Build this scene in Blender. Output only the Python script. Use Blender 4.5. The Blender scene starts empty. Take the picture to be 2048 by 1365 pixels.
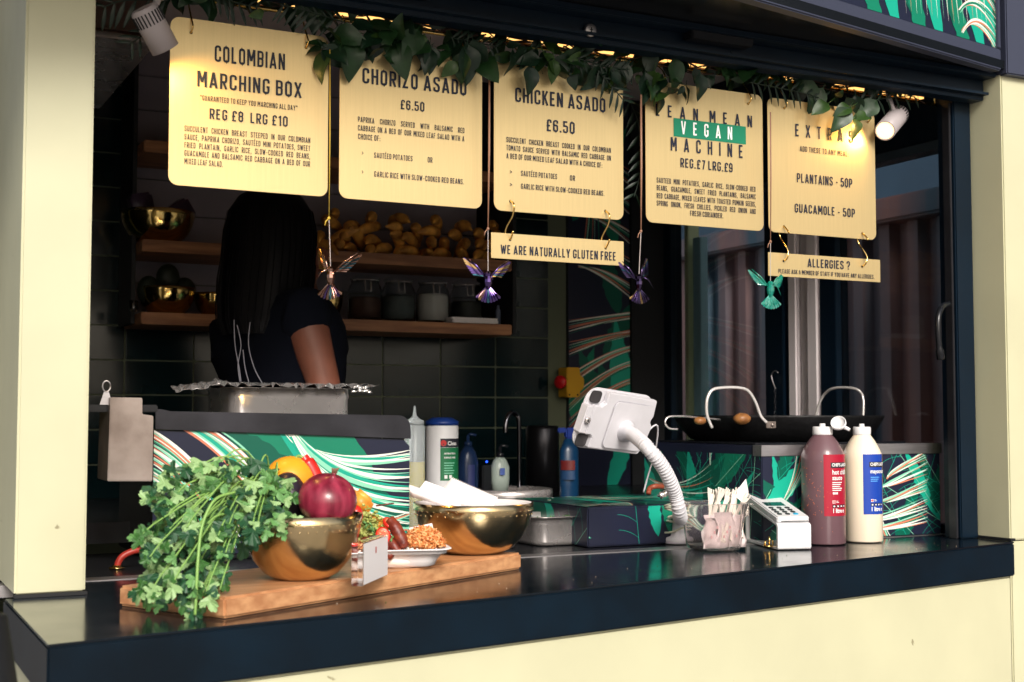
import bpy, bmesh, math, random
from mathutils import Vector, Matrix, Euler
R = math.radians
rnd = random.Random(7)
scn = bpy.context.scene
COL = scn.collection

# ---------------------------------------------------------------- camera
F = 2650.0; YAW = R(27.1); PIT = R(3.23); CZ = 1.394
cd = bpy.data.cameras.new("camera"); cam = bpy.data.objects.new("camera", cd); COL.objects.link(cam)
scn.camera = cam
cd.sensor_width = 36; cd.lens = F*36/2048; cd.clip_start = 0.05; cd.clip_end = 500
cam.location = (0, 0, CZ)
vd = Vector((math.sin(YAW)*math.cos(PIT), math.cos(YAW)*math.cos(PIT), math.sin(PIT)))
cam.rotation_euler = vd.to_track_quat('-Z', 'Y').to_euler()
cd.dof.use_dof = True; cd.dof.focus_distance = 2.75; cd.dof.aperture_fstop = 6.3

# ---------------------------------------------------------------- world, sun, exposure
SUN_EL = 31.0; SUN_AZ = -12.0            # azimuth measured from -Y towards +X
wd = bpy.data.worlds.new("World"); scn.world = wd; wd.use_nodes = True
nt = wd.node_tree; bg = nt.nodes["Background"]
sky = nt.nodes.new("ShaderNodeTexSky"); sky.sky_type = 'NISHITA'; sky.sun_disc = False
sky.sun_elevation = R(SUN_EL); sky.sun_rotation = R(180-SUN_AZ); sky.dust_density = 4; sky.air_density = 1.0
hs = nt.nodes.new("ShaderNodeHueSaturation"); hs.inputs['Saturation'].default_value = 0.55
tint = nt.nodes.new("ShaderNodeMix"); tint.data_type = 'RGBA'; tint.blend_type = 'MULTIPLY'
tint.inputs[0].default_value = 1.0; tint.inputs[7].default_value = (1.0, .97, .93, 1)
nt.links.new(sky.outputs[0], hs.inputs['Color']); nt.links.new(hs.outputs[0], tint.inputs[6])
nt.links.new(tint.outputs[2], bg.inputs[0]); bg.inputs[1].default_value = 0.105
sl = bpy.data.lights.new("sun", 'SUN'); so = bpy.data.objects.new("sun", sl); COL.objects.link(so)
sl.energy = 2.4; sl.angle = R(18); sl.color = (1.0, .95, .88)
sd = Vector((math.sin(R(SUN_AZ))*math.cos(R(SUN_EL)), -math.cos(R(SUN_AZ))*math.cos(R(SUN_EL)), math.sin(R(SUN_EL))))
so.rotation_euler = (-sd).to_track_quat('-Z', 'Y').to_euler(); so.location = (0, -5, 6)
scn.view_settings.view_transform = 'Standard'; scn.view_settings.look = 'None'
scn.view_settings.exposure = 0.45; scn.view_settings.gamma = 1.0

# ---------------------------------------------------------------- pixel -> point helpers (survey of the photograph)
def ray(px, py):
    r = (px-1024)/F; u = (682.5-py)/F
    f = math.cos(PIT)-u*math.sin(PIT); z = math.sin(PIT)+u*math.cos(PIT)
    return Vector((f*math.sin(YAW)+r*math.cos(YAW), f*math.cos(YAW)-r*math.sin(YAW), z))
C0 = Vector((0, 0, CZ))
def onY(px, py, Y): d = ray(px, py); return C0+d*(Y/d.y)
def onZ(px, py, Z): d = ray(px, py); return C0+d*((Z-CZ)/d.z)
def onX(px, py, X): d = ray(px, py); return C0+d*(X/d.x)
RT = Vector((math.cos(YAW), -math.sin(YAW), 0)); FW = Vector((math.sin(YAW), math.cos(YAW), 0)); UP = Vector((0, 0, 1))

# ---------------------------------------------------------------- materials
MATS = {}
def mat(name, col, rough=.5, metal=0, noise=0, nscale=8, bump=0, bscale=60, stretch=(1, 1, 1), trans=0, ior=1.45,
        coat=0, col2=None, film=0, emit=None, estr=0, sss=0, spec=.5, rnoise=0, aniso=0):
    if name in MATS: return MATS[name]
    m = bpy.data.materials.new(name); m.use_nodes = True; MATS[name] = m
    n = m.node_tree.nodes; l = m.node_tree.links; b = n["Principled BSDF"]
    c4 = (*col, 1); b.inputs['Base Color'].default_value = c4
    b.inputs['Roughness'].default_value = rough; b.inputs['Metallic'].default_value = metal
    b.inputs['IOR'].default_value = ior; b.inputs['Transmission Weight'].default_value = trans
    b.inputs['Coat Weight'].default_value = coat; b.inputs['Coat Roughness'].default_value = .05
    b.inputs['Specular IOR Level'].default_value = spec
    if aniso: b.inputs['Anisotropic'].default_value = aniso
    if film: b.inputs['Thin Film Thickness'].default_value = film; b.inputs['Thin Film IOR'].default_value = 1.6
    if sss: b.inputs['Subsurface Weight'].default_value = sss; b.inputs['Subsurface Scale'].default_value = .01
    if emit: b.inputs['Emission Color'].default_value = (*emit, 1); b.inputs['Emission Strength'].default_value = estr
    if noise or col2 or bump or rnoise:
        tc = n.new("ShaderNodeTexCoord"); mp = n.new("ShaderNodeMapping"); mp.inputs['Scale'].default_value = stretch
        l.new(tc.outputs['Object'], mp.inputs[0])
    if noise or col2:
        nz = n.new("ShaderNodeTexNoise"); nz.inputs['Scale'].default_value = nscale; nz.inputs['Detail'].default_value = 6
        l.new(mp.outputs[0], nz.inputs['Vector'])
        rp = n.new("ShaderNodeValToRGB"); rp.color_ramp.elements[0].position = .35; rp.color_ramp.elements[1].position = .68
        a = col2 if col2 else tuple(c*(1-noise) for c in col)
        rp.color_ramp.elements[0].color = (*a, 1); rp.color_ramp.elements[1].color = c4
        l.new(nz.outputs[0], rp.inputs[0]); l.new(rp.outputs[0], b.inputs['Base Color'])
    if rnoise:
        n3 = n.new("ShaderNodeTexNoise"); n3.inputs['Scale'].default_value = 12; n3.inputs['Detail'].default_value = 5
        l.new(mp.outputs[0], n3.inputs['Vector'])
        mr = n.new("ShaderNodeMapRange"); mr.inputs[3].default_value = max(0, rough-rnoise); mr.inputs[4].default_value = rough+rnoise
        l.new(n3.outputs[0], mr.inputs[0]); l.new(mr.outputs[0], b.inputs['Roughness'])
    if bump:
        n2 = n.new("ShaderNodeTexNoise"); n2.inputs['Scale'].default_value = bscale; n2.inputs['Detail'].default_value = 4
        l.new(mp.outputs[0], n2.inputs['Vector'])
        bp = n.new("ShaderNodeBump"); bp.inputs['Strength'].default_value = bump; bp.inputs['Distance'].default_value = .002
        l.new(n2.outputs[0], bp.inputs['Height']); l.new(bp.outputs[0], b.inputs['Normal'])
    return m
cream = mat('cream_paint', (.56, .55, .375), .45, noise=.09, nscale=4, bump=.08, bscale=22, rnoise=.12)
def specks(m, col=(.20, .17, .09), scale=9, thr=.045, amt=.8):
    n = m.node_tree.nodes; l = m.node_tree.links; b = n["Principled BSDF"]; src = b.inputs['Base Color'].links[0].from_socket
    tc = n.new("ShaderNodeTexCoord"); v = n.new("ShaderNodeTexVoronoi"); v.inputs['Scale'].default_value = scale; v.inputs['Randomness'].default_value = 1
    nz = n.new("ShaderNodeTexNoise"); nz.inputs['Scale'].default_value = 60; l.new(tc.outputs['Object'], nz.inputs['Vector'])
    mx = n.new("ShaderNodeVectorMath"); mx.operation = 'MULTIPLY_ADD'; mx.inputs[1].default_value = (.03, .03, .03); l.new(nz.outputs['Color'], mx.inputs[0]); l.new(tc.outputs['Object'], mx.inputs[2]); l.new(mx.outputs[0], v.inputs['Vector'])
    r = n.new("ShaderNodeValToRGB"); r.color_ramp.elements[0].position = thr*.6; r.color_ramp.elements[0].color = (amt, amt, amt, 1); r.color_ramp.elements[1].position = thr; r.color_ramp.elements[1].color = (0, 0, 0, 1)
    l.new(v.outputs['Distance'], r.inputs[0]); mi = n.new("ShaderNodeMix"); mi.data_type = 'RGBA'; mi.inputs[7].default_value = (*col, 1)
    l.new(r.outputs[0], mi.inputs[0]); l.new(src, mi.inputs[6]); l.new(mi.outputs[2], b.inputs['Base Color'])
specks(cream)
navy = mat('navy_powder_coat', (.002, .010, .022), .4, spec=.3, noise=.3, nscale=5, bump=.05, bscale=500)
navyf = mat('navy_fascia_coat', (.036, .042, .072), .5, bump=.08, bscale=600)
ctop = mat('black_gloss_laminate', (.003, .009, .017), .15, noise=.4, nscale=4, rnoise=.10, spec=.6)
cedge = mat('counter_edge_laminate', (.0012, .0085, .018), .42, spec=.25, noise=.5, nscale=9, bump=.05, bscale=200)
black = mat('black_matt', (.006, .007, .009), .6)
blackgl = mat('black_satin', (.008, .009, .012), .25)
tile_m = mat('dark_green_glazed_tile', (.003, .016, .020), .15, noise=.4, nscale=6, bump=.1, bscale=14)
grout_m = mat('pale_green_grout', (.12, .14, .09), .8)
ceil_m = mat('mauve_grey_ceiling', (.80, .68, .66), .7, noise=.1)
shelfback = mat('grey_painted_boards', (.27, .24, .28), .6, noise=.2)
shelfwood = mat('oiled_shelf_wood', (.42, .19, .08), .5, col2=(.22, .09, .04), nscale=7, stretch=(1, 10, 10), bump=.2)
steel = mat('stainless_steel', (.78, .73, .72), .27, .74, noise=.12, nscale=10, rnoise=.08)
steelb = mat('brushed_aluminium', (.55, .53, .55), .42, 1, noise=.15, nscale=14, stretch=(1, 8, 8))
dsteel = mat('dark_seasoned_steel', (.05, .05, .06), .38, .7, noise=.4, nscale=9, bump=.2, bscale=50)
wornst = mat('worn_stained_steel', (.42, .36, .33), .42, .8, col2=(.2, .16, .14), nscale=9, bump=.1, bscale=80)
hsteel = mat('handle_steel', (.80, .76, .74), .22, .5)
specks(ctop, (.10, .10, .10), 14, .03, .5)
iron = mat('black_cast_iron', (.008, .008, .009), .5, .2, bump=1.0, bscale=70, spec=.35, noise=.4, nscale=20)
brass = mat('brushed_brass_sheet', (.71, .545, .27), .38, .62, noise=.05, nscale=60, stretch=(6, 1, .15), bump=.04, bscale=300, rnoise=.03)
brassp = mat('polished_brass', (.80, .55, .20), .16, 1)
bowl_m = mat('hammered_brass', (.76, .58, .32), .2, 1, noise=.15, nscale=14, bump=.22, bscale=60, rnoise=.06)
ink = mat('navy_ink', (.008, .012, .03), .5)
green_ink = mat('green_panel_ink', (.0, .19, .10), .5)
white_ink = mat('white_ink', (.8, .8, .8), .5)
white = mat('white_plastic', (.74, .74, .76), .35, noise=.03, nscale=30)
whitec = mat('white_powder_metal', (.62, .61, .65), .38, noise=.05, nscale=40)
wpaper = mat('white_paper', (.85, .80, .80), .7, noise=.03, nscale=30)
glass = mat('window_glass', (.9, .95, 1), .02, trans=1)
clear = mat('clear_acrylic', (1, 1, 1), .02, trans=1, ior=1.49)
poly = mat('clear_polycarbonate', (.93, .88, .88), .07, trans=.95, ior=1.12)
boardw = mat('chopping_board_wood', (.62, .33, .16), .42, col2=(.42, .19, .085), nscale=5, stretch=(1.2, 14, 14), bump=.15, bscale=40)
orange_m = mat('plantain_skin', (.90, .45, .08), .55, bump=.3, col2=(.36, .15, .03), nscale=24)  # brightened orange: warm lamplight is put into the skin colour
leaf_d = mat('pothos_leaf_dark', (.006, .028, .012), .42, noise=.5, nscale=30, bump=.2, bscale=60)
leaf_m = mat('pothos_leaf_mid', (.014, .05, .014), .42, noise=.4, nscale=30, bump=.2, bscale=60)
leaf_l = mat('pothos_leaf_light', (.035, .085, .016), .42, noise=.4, nscale=30)
fern_m = mat('palm_leaflet_green', (.006, .022, .011), .45, noise=.4, nscale=40)
stem_m = mat('brown_vine_stem', (.07, .035, .025), .6)
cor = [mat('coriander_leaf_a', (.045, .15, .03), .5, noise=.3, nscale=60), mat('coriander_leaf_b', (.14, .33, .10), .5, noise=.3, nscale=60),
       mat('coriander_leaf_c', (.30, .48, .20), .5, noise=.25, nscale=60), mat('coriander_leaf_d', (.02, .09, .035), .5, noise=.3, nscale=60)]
cstem = mat('coriander_stem', (.22, .40, .10), .45)
pg = [mat('print_dark_green', (.003, .10, .065), .3), mat('print_green', (.006, .19, .11), .3), mat('print_teal', (.01, .36, .25), .3),
      mat('print_mint', (.25, .62, .44), .3), mat('print_white', (.78, .80, .72), .3), mat('print_coral', (.60, .20, .12), .3)]
pnavy = mat('print_navy_ground', (.014, .017, .038), .28)

# ---------------------------------------------------------------- mesh builder
class MB:
    def __init__(s): s.v = []; s.f = []; s.mi = []; s.sm = []; s.m = []
    def mid(s, m):
        if m not in s.m: s.m.append(m)
        return s.m.index(m)
    def add(s, vs, fs, m, smooth=False):
        o = len(s.v); k = s.mid(m); s.v += [Vector(v) for v in vs]
        for f in fs: s.f.append(tuple(i+o for i in f)); s.mi.append(k); s.sm.append(smooth)
        return s
    def box(s, x0, x1, y0, y1, z0, z1, m, bev=0):
        bm = bmesh.new(); bmesh.ops.create_cube(bm, size=1)
        for v in bm.verts: v.co = Vector((x0+(x1-x0)*(v.co.x+.5), y0+(y1-y0)*(v.co.y+.5), z0+(z1-z0)*(v.co.z+.5)))
        if bev: bmesh.ops.bevel(bm, geom=list(bm.edges), offset=bev, segments=2, affect='EDGES')
        s.bm(bm, m, False); return s
    def bm(s, bm, m, smooth=False, M=None):
        bm.verts.ensure_lookup_table(); bm.verts.index_update()
        vs = [(M @ v.co) if M else v.co.copy() for v in bm.verts]
        s.add(vs, [tuple(v.index for v in f.verts) for f in bm.faces], m, smooth); bm.free()
    def fbox(s, O, A, B, Cc, m, bev=0):     # box from corner O with edge vectors
        bm = bmesh.new(); bmesh.ops.create_cube(bm, size=1)
        la, lb, lc = A.length, B.length, Cc.length
        for v in bm.verts: v.co = Vector(((v.co.x+.5)*la, (v.co.y+.5)*lb, (v.co.z+.5)*lc))
        if bev: bmesh.ops.bevel(bm, geom=list(bm.edges), offset=bev, segments=2, affect='EDGES')
        for v in bm.verts: v.co = O+A/la*v.co.x+B/lb*v.co.y+Cc/lc*v.co.z
        bmesh.ops.recalc_face_normals(bm, faces=bm.faces)
        s.bm(bm, m); return s
    def prism(s, pts, O, U, V, N, t, m, bev=0):      # closed outline (u,v) extruded by N*t
        bm = bmesh.new(); vs = [bm.verts.new((p[0], p[1], 0)) for p in pts]; f = bm.faces.new(vs)
        r = bmesh.ops.extrude_face_region(bm, geom=[f])
        for e in r['geom']:
            if isinstance(e, bmesh.types.BMVert): e.co.z += t
        bmesh.ops.recalc_face_normals(bm, faces=bm.faces)
        if bev:
            ed = [e for e in bm.edges if len(e.link_faces) == 2 and e.calc_face_angle(0) > .9]
            bmesh.ops.bevel(bm, geom=ed, offset=bev, segments=2, affect='EDGES')
        for v in bm.verts: v.co = O+U*v.co.x+V*v.co.y+N*v.co.z
        bmesh.ops.recalc_face_normals(bm, faces=bm.faces)
        s.bm(bm, m); return s
    def lathe(s, prof, c, m, n=32, smooth=True, axis=None, cap=True, sx=1, sy=1):
        M = Matrix.Identity(3) if axis is None else Vector(axis).to_track_quat('Z', 'Y').to_matrix()
        c = Vector(c); vs = []; fs = []
        for (r, z) in prof:
            for i in range(n):
                a = 2*math.pi*i/n; vs.append(c+M @ Vector((r*sx*math.cos(a), r*sy*math.sin(a), z)))
        for k in range(len(prof)-1):
            for i in range(n):
                j = (i+1) % n; fs.append((k*n+i, k*n+j, (k+1)*n+j, (k+1)*n+i))
        if cap:
            if prof[0][0] > 1e-5: fs.append(tuple(reversed(range(n))))
            if prof[-1][0] > 1e-5: fs.append(tuple((len(prof)-1)*n+i for i in range(n)))
        s.add(vs, fs, m, smooth); return s
    def tube(s, pts, rad, m, n=8, smooth=True, cap=True):
        pts = [Vector(p) for p in pts]; k = len(pts)
        if not hasattr(rad, '__len__'): rad = [rad]*k
        vs = []; fs = []; pu = None
        for i, p in enumerate(pts):
            t = (pts[min(i+1, k-1)]-pts[max(i-1, 0)]).normalized()
            if pu is None: pu = t.orthogonal().normalized()
            u = (pu-t*pu.dot(t)); u = u.normalized() if u.length > 1e-6 else t.orthogonal().normalized(); pu = u; w = t.cross(u)
            for j in range(n):
                a = 2*math.pi*j/n; vs.append(p+(u*math.cos(a)+w*math.sin(a))*rad[i])
        for i in range(k-1):
            for j in range(n):
                q = (j+1) % n; fs.append((i*n+j, i*n+q, (i+1)*n+q, (i+1)*n+j))
        if cap: fs.append(tuple(reversed(range(n)))); fs.append(tuple((k-1)*n+j for j in range(n)))
        s.add(vs, fs, m, smooth); return s
    def ball(s, c, r, m, sc=(1, 1, 1), seg=16, rot=None, noise=0, rg=None):
        bm = bmesh.new(); bmesh.ops.create_uvsphere(bm, u_segments=seg, v_segments=max(6, seg//2+2), radius=1)
        for v in bm.verts:
            q = Vector((v.co.x*sc[0], v.co.y*sc[1], v.co.z*sc[2]))*r
            if noise: q *= 1+(rg or rnd).uniform(-noise, noise)
            if rot: q = rot @ q
            v.co = q+Vector(c)
        s.bm(bm, m, True); return s
    def build(s, name, parent=None, shade=None):
        off = parent_loc(parent)
        me = bpy.data.meshes.new(name); me.from_pydata([tuple(v-off) for v in s.v], [], s.f)
        for m in s.m: me.materials.append(m)
        me.polygons.foreach_set('material_index', s.mi); me.polygons.foreach_set('use_smooth', s.sm)
        me.update()
        o = bpy.data.objects.new(name, me); COL.objects.link(o)
        if parent: o.parent = parent
        return o
def parent_loc(p):
    v = Vector((0, 0, 0))
    while p is not None: v += Vector(p.location); p = p.parent
    return v
def thing(name, label, cat, loc=(0, 0, 0), group=None):
    o = bpy.data.objects.new(name, None); COL.objects.link(o); o.empty_display_size = .05
    o.location = loc; o['label'] = label; o['category'] = cat
    if group: o['group'] = group
    return o
def copy_tree(src, label=None, loc=None, rot=None, par=None):
    c = src.copy(); COL.objects.link(c)
    if par: c.parent = par
    if label: c['label'] = label
    if loc is not None: c.location = loc
    if rot is not None: c.rotation_euler = rot
    for ch in list(src.children): copy_tree(ch, par=c)
    return c
def inst(name, me, parent, M, mtl=None):
    o = bpy.data.objects.new(name, me); COL.objects.link(o)
    if parent: o.parent = parent; M = Matrix.Translation(-parent_loc(parent)) @ M
    o.matrix_basis = M
    return o
def smooth_path(pts, n=6):
    pts = [Vector(p) for p in pts]; out = []
    for i in range(len(pts)-1):
        p0 = pts[max(i-1, 0)]; p1 = pts[i]; p2 = pts[i+1]; p3 = pts[min(i+2, len(pts)-1)]
        for k in range(n):
            t = k/n
            out.append(.5*((2*p1)+(p2-p0)*t+(2*p0-5*p1+4*p2-p3)*t*t+(3*p1-p0-3*p2+p3)*t**3))
    out.append(pts[-1]); return out
def rrect(w, h, r, n=6, x0=0, y0=0):
    out = []
    for cx, cy, a0 in ((w-r, r, -90), (w-r, h-r, 0), (r, h-r, 90), (r, r, 180)):
        for i in range(n+1):
            a = R(a0+90*i/n); out.append((x0+cx+r*math.cos(a), y0+cy+r*math.sin(a)))
    return out

# ---------------------------------------------------------------- condensed capital lettering, drawn as strokes
T = .135
def rp(pts, closed=False, n=5):     # points (x,y,r) -> polyline with rounded corners
    out = []; k = len(pts)
    for i, p in enumerate(pts):
        r = p[2] if len(p) > 2 else 0
        if r == 0 or (not closed and i in (0, k-1)): out.append((p[0], p[1])); continue
        a = Vector(pts[i-1][:2]); b = Vector(p[:2]); c = Vector(pts[(i+1) % k][:2])
        u = (a-b).normalized(); w = (c-b).normalized(); r = min(r, (a-b).length*.5, (c-b).length*.5)
        s0 = b+u*r; e0 = b+w*r
        for j in range(n+1):
            t = j/n; q = s0*(1-t)**2+b*2*t*(1-t)+e0*t*t; out.append((q.x, q.y))
    return out
a_, b_ = T/2, 1-T/2; w_ = .29; h_ = .5; q_ = .15
def _(*p): return list(p)
GL = {
 'A': (.36, [([(0, 0), (.18, 1)], 0), ([(.18, 1), (.36, 0)], 0), ([(.07, .25), (.29, .25)], 0)]),
 'B': (w_, [([(0, a_), (w_, a_, q_), (w_, h_+.02, .12), (0, h_+.02)], 0), ([(0, h_+.02), (w_, h_+.02, .1), (w_, b_, q_), (0, b_)], 0), ([(0, 0), (0, 1)], 0)]),
 'C': (w_, [([(w_, .33), (w_, a_, q_), (0, a_, q_), (0, b_, q_), (w_, b_, q_), (w_, .67)], 0)]),
 'D': (w_, [([(0, a_), (w_, a_, q_), (w_, b_, q_), (0, b_)], 0), ([(0, 0), (0, 1)], 0)]),
 'E': (.24, [([(0, 0), (0, 1)], 0), ([(0, a_), (.27, a_)], 0), ([(0, h_), (.23, h_)], 0), ([(0, b_), (.27, b_)], 0)]),
 'F': (.23, [([(0, 0), (0, 1)], 0), ([(0, h_), (.22, h_)], 0), ([(0, b_), (.27, b_)], 0)]),
 'G': (w_, [([(.17, .46), (w_, .46), (w_, a_, q_), (0, a_, q_), (0, b_, q_), (w_, b_, q_), (w_, .7)], 0)]),
 'H': (w_, [([(0, 0), (0, 1)], 0), ([(w_, 0), (w_, 1)], 0), ([(0, h_), (w_, h_)], 0)]),
 'I': (0, [([(0, 0), (0, 1)], 0)]),
 'J': (.24, [([(0, .3), (0, a_, q_), (.24, a_, q_), (.24, 1)], 0)]),
 'K': (w_, [([(0, 0), (0, 1)], 0), ([(.03, .4), (w_, 1)], 0), ([(.11, .55), (w_+.02, 0)], 0)]),
 'L': (.23, [([(0, 0), (0, 1)], 0), ([(0, a_), (.26, a_)], 0)]),
 'M': (.42, [([(0, 0), (0, 1)], 0), ([(.42, 0), (.42, 1)], 0), ([(.02, 1), (.21, .3)], 0), ([(.21, .3), (.4, 1)], 0)]),
 'N': (.31, [([(0, 0), (0, 1)], 0), ([(.31, 0), (.31, 1)], 0), ([(.01, 1), (.30, 0)], 0)]),
 'O': (w_, [([(0, a_, q_), (w_, a_, q_), (w_, b_, q_), (0, b_, q_)], 1)]),
 'P': (w_, [([(0, 0), (0, 1)], 0), ([(0, .42), (w_, .42, q_), (w_, b_, q_), (0, b_)], 0)]),
 'R': (w_, [([(0, 0), (0, 1)], 0), ([(0, .45), (w_, .45, .13), (w_, b_, q_), (0, b_)], 0), ([(.14, .45), (w_+.01, 0)], 0)]),
 'S': (w_, [([(0, .3), (0, a_, q_), (w_, a_, q_), (w_, .45, q_), (0, .58, q_), (0, b_, q_), (w_, b_, q_), (w_, .72)], 0)]),
 'T': (.28, [([(.14, 0), (.14, 1)], 0), ([(-.04, b_), (.32, b_)], 0)]),
 'U': (w_, [([(0, 1), (0, a_, q_), (w_, a_, q_), (w_, 1)], 0)]),
 'V': (.34, [([(0, 1), (.17, 0)], 0), ([(.17, 0), (.34, 1)], 0)]),
 'W': (.52, [([(0, 1), (.13, 0)], 0), ([(.13, 0), (.26, .9)], 0), ([(.26, .9), (.39, 0)], 0), ([(.39, 0), (.52, 1)], 0)]),
 'X': (.34, [([(0, 0), (.34, 1)], 0), ([(0, 1), (.34, 0)], 0)]),
 'Y': (.34, [([(.17, 0), (.17, .42)], 0), ([(.17, .42), (0, 1)], 0), ([(.17, .42), (.34, 1)], 0)]),
 'Z': (.27, [([(0, b_), (.27, b_), (0, a_), (.28, a_)], 0)]),
 '0': (w_, [([(0, a_, q_), (w_, a_, q_), (w_, b_, q_), (0, b_, q_)], 1)]),
 '1': (.14, [([(.12, 0), (.12, 1)], 0), ([(.12, .93), (-.02, .8)], 0)]),
 '5': (w_, [([(0, .3), (0, a_, q_), (w_, a_, q_), (w_, .6, q_), (.02, .57), (.02, b_), (w_, b_)], 0)]),
 '6': (w_, [([(w_, .72), (w_, b_, q_), (0, b_, q_), (0, a_, q_), (w_, a_, q_), (w_, .56, q_), (0, .56)], 0)]),
 '7': (.28, [([(0, b_), (.28, b_), (.10, 0)], 0)]),
 '8': (w_, [([(0, a_, q_), (w_, a_, q_), (w_, .53, .13), (0, .53, .13)], 1), ([(0, .53, .13), (w_, .53, .13), (w_, b_, q_), (0, b_, q_)], 1)]),
 '9': (w_, [([(0, .28), (0, a_, q_), (w_, a_, q_), (w_, b_, q_), (0, b_, q_), (0, .44, q_), (w_, .44)], 0)]),
 '£': (.30, [([(.31, .72), (.31, b_, .14), (.07, b_, .14), (.07, a_)], 0), ([(-.03, a_), (.32, a_)], 0), ([(-.03, .47), (.24, .47)], 0)]),
 '.': (0, [([(0, 0), (0, .14)], 0)]), ',': (.02, [([(.03, .14), (-.02, -.14)], 0)]), ':': (0, [([(0, 0), (0, .14)], 0), ([(0, .46), (0, .6)], 0)]),
 '-': (.2, [([(0, .42), (.2, .42)], 0)]), '>': (.3, [([(0, .1), (.3, .45), (0, .8)], 0)]), "'": (0, [([(0, .75), (0, 1)], 0)]),
 '"': (.14, [([(0, .72), (0, 1)], 0), ([(.14, .72), (.14, 1)], 0)]),
 '?': (w_, [([(0, .7), (0, b_, q_), (w_, b_, q_), (w_, .55, .1), (.14, .42), (.14, .26)], 0), ([(.14, 0), (.14, .14)], 0)]),
}
GL['É'] = (.24, GL['E'][1]+[([(.08, 1.1), (.2, 1.27)], 0)])
def strip(pts, closed, t):
    pts = [Vector(p) for p in pts]; k = len(pts); L = []; Rr = []
    for i, p in enumerate(pts):
        if closed: d0 = (p-pts[i-1]).normalized(); d1 = (pts[(i+1) % k]-p).normalized()
        else:
            d0 = (p-pts[i-1]).normalized() if i else (pts[1]-p).normalized()
            d1 = (pts[i+1]-p).normalized() if i < k-1 else d0
        n0 = Vector((-d0.y, d0.x)); n1 = Vector((-d1.y, d1.x)); m = (n0+n1)
        m = m.normalized() if m.length > 1e-4 else n0
        sc = 1/max(.45, m.dot(n0)); L.append(p+m*t/2*sc); Rr.append(p-m*t/2*sc)
    fs = [(i, (i+1) % k) for i in range(k if closed else k-1)]
    return L, Rr, fs
def glyph_run(txt, cap, x_left, x_right, mode='fit', gap=.135, space=.24, track=0, th=None):
    """returns list of (strokes in 2-D) laid out between x_left and x_right with capital height cap"""
    adv = []; x = T/2; sp = []
    for ch in txt:
        if ch == ' ': sp.append(len(adv)); adv.append((ch, x)); x += space; continue
        w, st = GL[ch]; adv.append((ch, x)); x += w+T+gap+track
    total = x-gap-track-T/2
    out = []; k = 0
    target = (x_right-x_left)/cap
    if mode == 'fit': sx = target/total; ex = 0
    else: sx = mode; ex = (target/sx-total)/max(1, len(sp))
    for ch, xx in adv:
        if ch == ' ': k += 1; continue
        for j, (pl, cl) in enumerate(GL[ch][1]):
            L, Rr, fs = strip(rp(pl, cl), cl, th or T)
            f = lambda p: (x_left+(xx+p.x+k*ex)*cap*sx, p.y*cap)
            out.append(([f(p) for p in L], [f(p) for p in Rr], fs, j))
    return out
def put_text(mb, runs, O, U, V, N, m, z0=.0006):
    par = None
    if isinstance(mb, TX): par = mb.p; mb = MB()
    for L, Rr, fs, j in runs:
        n = len(L); vs = [O+U*p[0]+V*p[1]+N*(z0+.00008*j) for p in L+Rr]
        mb.add(vs, [(a, b, b+n, a+n) for a, b in fs], m)
    if par: mb.build('lettering', par)
class TX:
    def __init__(s, p): s.p = p
def font_pts(txt, size, sx=1.0, bold=0.0):
    cu = bpy.data.curves.new('t', 'FONT'); cu.body = txt; cu.size = size; cu.offset = bold; cu.resolution_u = 3
    o = bpy.data.objects.new('t', cu); COL.objects.link(o)
    me = bpy.data.meshes.new_from_object(o.evaluated_get(bpy.context.evaluated_depsgraph_get()))
    vs = [Vector((v.co.x*sx, v.co.y)) for v in me.vertices]; fs = [tuple(p.vertices) for p in me.polygons]
    bpy.data.objects.remove(o); bpy.data.curves.remove(cu); bpy.data.meshes.remove(me)
    return vs, fs

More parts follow.
